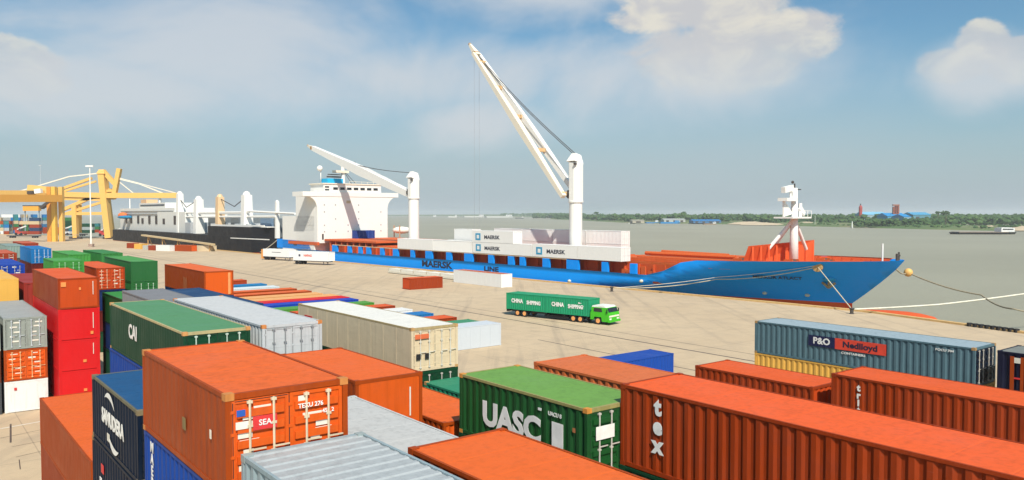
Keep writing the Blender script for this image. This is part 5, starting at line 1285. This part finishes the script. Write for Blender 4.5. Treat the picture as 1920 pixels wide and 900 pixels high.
def shed(px0, px1, D, h, roof, wall, label, roofh=3, name='warehouse', dep=30, z=WZ + 2.0):
    y = D; x0 = (px0 - 960) / F * y; x1 = (px1 - 960) / F * y; o = empty(name, ((x0 + x1) / 2, y, z)); tag(o, label, 'building'); w = (x1 - x0) / 2
    g = MB(); g.box(-w, w, 0, dep, 0, h); g.build('wall', flat(wall, .8), o)
    g = MB(); v = [(-w - .6, -.6, h), (w + .6, -.6, h), (w + .6, dep / 2, h + roofh), (-w - .6, dep / 2, h + roofh), (-w - .6, dep + .6, h), (w + .6, dep + .6, h)]
    v = [(a, b, c + .02) for a, b, c in v]; g.quadset(v, [(0, 1, 2, 3), (3, 2, 5, 4), (0, 3, 4), (1, 5, 2), (0, 4, 5, 1)]); g.build('roof', flat(roof, .5), o)
    n = max(1, int(w / 5))
    for k in range(n):
        x = -w + (k + .5) * 2 * w / n; g = MB(); g.box(x - w / n * .4, x + w / n * .4, -.12, -.01, .3, h * .7); g.build('doorway', M_MACH, o)
    return o
BR = (.02, .27, .60)
shed(1620, 1663, 1100, 9, (.22, .50, .68), (.3, .4, .45), 'long pale blue roofed shed left of the brick red towers', 4, z=WZ + 5)
shed(1664, 1700, 1000, 8, BR, (.08, .28, .45), 'bright blue roofed shed under the wider brown tower', 4, z=WZ + 4.5); shed(1695, 1708, 930, 8, BR, (.25, .42, .55), 'small bright blue shed standing forward of the others', 3, z=WZ + 4)
shed(1712, 1745, 1050, 8, (.08, .34, .55), (.1, .25, .3), 'blue roofed shed farthest right behind the trees', 3.5, z=WZ + 6)
shed(1186, 1208, 1215, 3.5, (.42, .38, .28), (.4, .36, .28), 'low tan shed on the far shore left of the blue boats', 1.5, z=WZ + 1.2)
shed(1300, 1352, 1190, 3.5, (.015, .20, .50), (.05, .15, .3), 'long low blue roofed shed at the far waterline', 2, z=WZ + 1.2)
shed(1245, 1285, 1260, 4, (.55, .56, .55), (.45, .45, .42), 'long pale roofed shed on the far bank behind the blue boats', 1.5, z=WZ + 2)
for k, (px, D, w, h, c, lab) in enumerate(((1613, 1090, 4.6, 22, (.42, .06, .05), 'slim red kiln tower on the far bank, left one'), (1679, 1010, 8, 22.5, (.28, .07, .035), 'wider brown red kiln tower on the far bank, right one'))):
    y = D; x = (px - 960) / F * D; o = empty('kiln_tower', (x, y, WZ + 8)); tag(o, lab, 'tower')
    if k == 0:
        g = MB(); g.tube([(0, 0, -6), (0, 0, h * .75), (0, 0, h * .86)], [w / 2, w / 2, w * .25], 12); g.build('shaft', flat(c, .8), o)
        g = MB(); g.tube([(0, 0, h * .86), (0, 0, h * .97)], [.5, .9], 8); g.build('cap', M_MACH, o)
    else:
        for xx in (-w * .36, 0, w * .36): g = MB(); g.box(xx - w * .13, xx + w * .13, -1.3, 1.3, -6, h * .78 - (1 if xx < 0 else 0)); g.build('shaft', flat(c if xx else (.20, .05, .03), .8), o)
        g = MB(); g.box(-w / 2, w / 2, -1.8, 1.8, h * .781, h * .86); g.build('cap', flat((.34, .12, .07), .8), o)
        for zz in (2, 7, 12): g = MB(); g.box(-w / 2, w / 2, -1.6, 1.6, zz, zz + .5); g.build('gallery', flat((.30, .10, .06), .8), o)
# sand heaps
for px0, px1, yb, h, lab in ((1370, 1450, 422, 4.0, 'long pale sand heap on the far shore, left one'), (1395, 1480, 423.5, 3.2, 'low sand heap in front of the longer one'), (1500, 1540, 423, 4.2, 'pale sand heap just right of the foremast'), (1840, 1900, 431, 3.2, 'sand heap on the bank behind the barge'), (1905, 1990, 435, 4, 'reddish earth heap at the right edge of the far bank')):
    y = P(px0, yb, WZ).y + 25; xa = (px0 - 960) / F * y; xb = (px1 - 960) / F * y; g = MB(); n = 14; v = []
    for j in range(5):
        for i in range(n + 1):
            k = i / n; hh = h * math.sin(math.pi * k) ** .6 * math.sin(math.pi * j / 4) * (1 + .25 * noise.noise(Vector((i * .7, j, px0))))
            v.append((xa + (xb - xa) * k, y + j * 7, WZ + .6 + hh))
    g.quadset(v, [(j * (n + 1) + i, j * (n + 1) + i + 1, (j + 1) * (n + 1) + i + 1, (j + 1) * (n + 1) + i) for j in range(4) for i in range(n)])
    o = g.build('sand_heap', flat((.50, .40, .27), .95), smooth=True); tag(o, lab, 'sand heap')
# boats
def boat(px, py, L, hullc, label, cab=(.7, .7, .68), hh=1.6, rz=0., deck=None, cabx=.25, cabl=.2, cabh=2.2, z=None):
    p = P(px, py, WZ); o = empty('boat', p, rz); tag(o, label, 'boat'); b_ = L * .11 + 1.2
    g = MB(); pl = [(-L / 2, 0), (-L * .42, -b_), (L * .38, -b_), (L / 2, -b_ * .3), (L / 2, b_ * .3), (L * .38, b_), (-L * .42, b_)]; n = len(pl)
    v = [(x * .94, y * .85, -.3) for x, y in pl] + [(x, y, hh) for x, y in pl]
    g.quadset(v, [tuple(range(n - 1, -1, -1)), tuple(range(n, 2 * n))] + [(i, (i + 1) % n, n + (i + 1) % n, n + i) for i in range(n)]); g.build('hull', flat(hullc, .6), o)
    g = MB(); g.box(-L * .40, L * .34, -b_ * .8, b_ * .8, hh + .003, hh + .35); g.build('deck', flat(deck or (.4, .33, .25), .8), o)
    g = MB(); g.box(L * cabx, L * (cabx + cabl), -b_ * .65, b_ * .65, hh + .36, hh + .36 + cabh); g.box(L * (cabx + .02), L * (cabx + cabl - .03), -b_ * .5, b_ * .5, hh + .36 + cabh, hh + .6 + cabh); c_ = g.build('cabin', flat(cab, .6), o)
    g = MB(); g.box(L * (cabx + .02), L * (cabx + cabl - .02), -b_ * .65 - .05, -b_ * .65 - .005, hh + .36 + cabh * .5, hh + .36 + cabh * .8); g.build('window', glass(), o)
boat(1841, 439.0, 51, (.018, .018, .02), 'long low black barge with a white wheelhouse, moored off the far bank', hh=1.5, deck=(.36, .28, .22), cabx=.24, cabl=.2, cabh=3.0)
boat(1222, 418.8, 22, (.03, .22, .50), 'blue boat with white cabin at the far shore, left of the larger one', cab=(.75, .76, .78), hh=2); boat(1255, 419.3, 34, (.02, .25, .58), 'larger blue boat with blue deck at the far shore', cab=(.05, .30, .60), deck=(.03, .28, .55), hh=2.2)
boat(1184, 419.2, 12, (.7, .7, .66), 'small white boat at the far shore beside the tan shed', hh=1.2); boat(1330, 421, 20, (.35, .22, .12), 'small brown boat in front of the low blue shed', hh=1); boat(974, 410.0, 26, (.10, .12, .12), 'small dark boat in mid river left of the forward crane', hh=3, cabh=2.5)
boat(848, 407.6, 40, (.72, .72, .70), 'distant white boat upriver, leftmost of three', hh=4.0, cabh=4, rz=.2); boat(888, 407.4, 90, (.75, .75, .73), 'distant white ship upriver, middle one of three', hh=5, cabh=5); boat(935, 408.0, 110, (.72, .73, .72), 'distant white ship upriver, rightmost and longest of three', hh=5.5, cabh=5)
boat(815, 406.2, 16, (.7, .7, .7), 'tiny pale boat upriver beside the after crane post', hh=5)
for px, yb, h, lab in ((1607, 428.5, 7.5, 'white marker post on the far bank'), (1535, 424, 13, 'thin grey pole among the far trees right of the foremast')):
    p = P(px, yb, WZ); o = empty('marker_post', (p.x, p.y + 12, WZ)); tag(o, lab, 'post'); g = MB(); g.tube([(0, 0, 0), (0, 0, h)], [.75 if h < 8 else .3, .5 if h < 8 else .2], 8); g.build('post', flat((.7, .72, .66)), o)
    g = MB(); g.box(-1, 1, -1, 1, 0, .9); g.build('base', flat((.4, .4, .36)), o)

# ------------------------------------------------------------------ haze
hz = MB(); hz.box(-EXT - 400, EXT + 400, -700, EXT + 400, WZ - 7, 60)
hm = bpy.data.materials.new('haze'); hm.use_nodes = True; t = hm.node_tree; t.nodes.clear()
pv = N(t, 'ShaderNodeVolumePrincipled'); pv.inputs['Color'].default_value = (.80, .86, .93, 1); pv.inputs['Density'].default_value = .00014; pv.inputs['Anisotropy'].default_value = .1
mo = N(t, 'ShaderNodeOutputMaterial'); t.links.new(pv.outputs[0], mo.inputs['Volume'])
HZ = hz.build('haze', hm); tag(HZ, 'thin pale haze over the river and port', 'haze', kind='stuff')
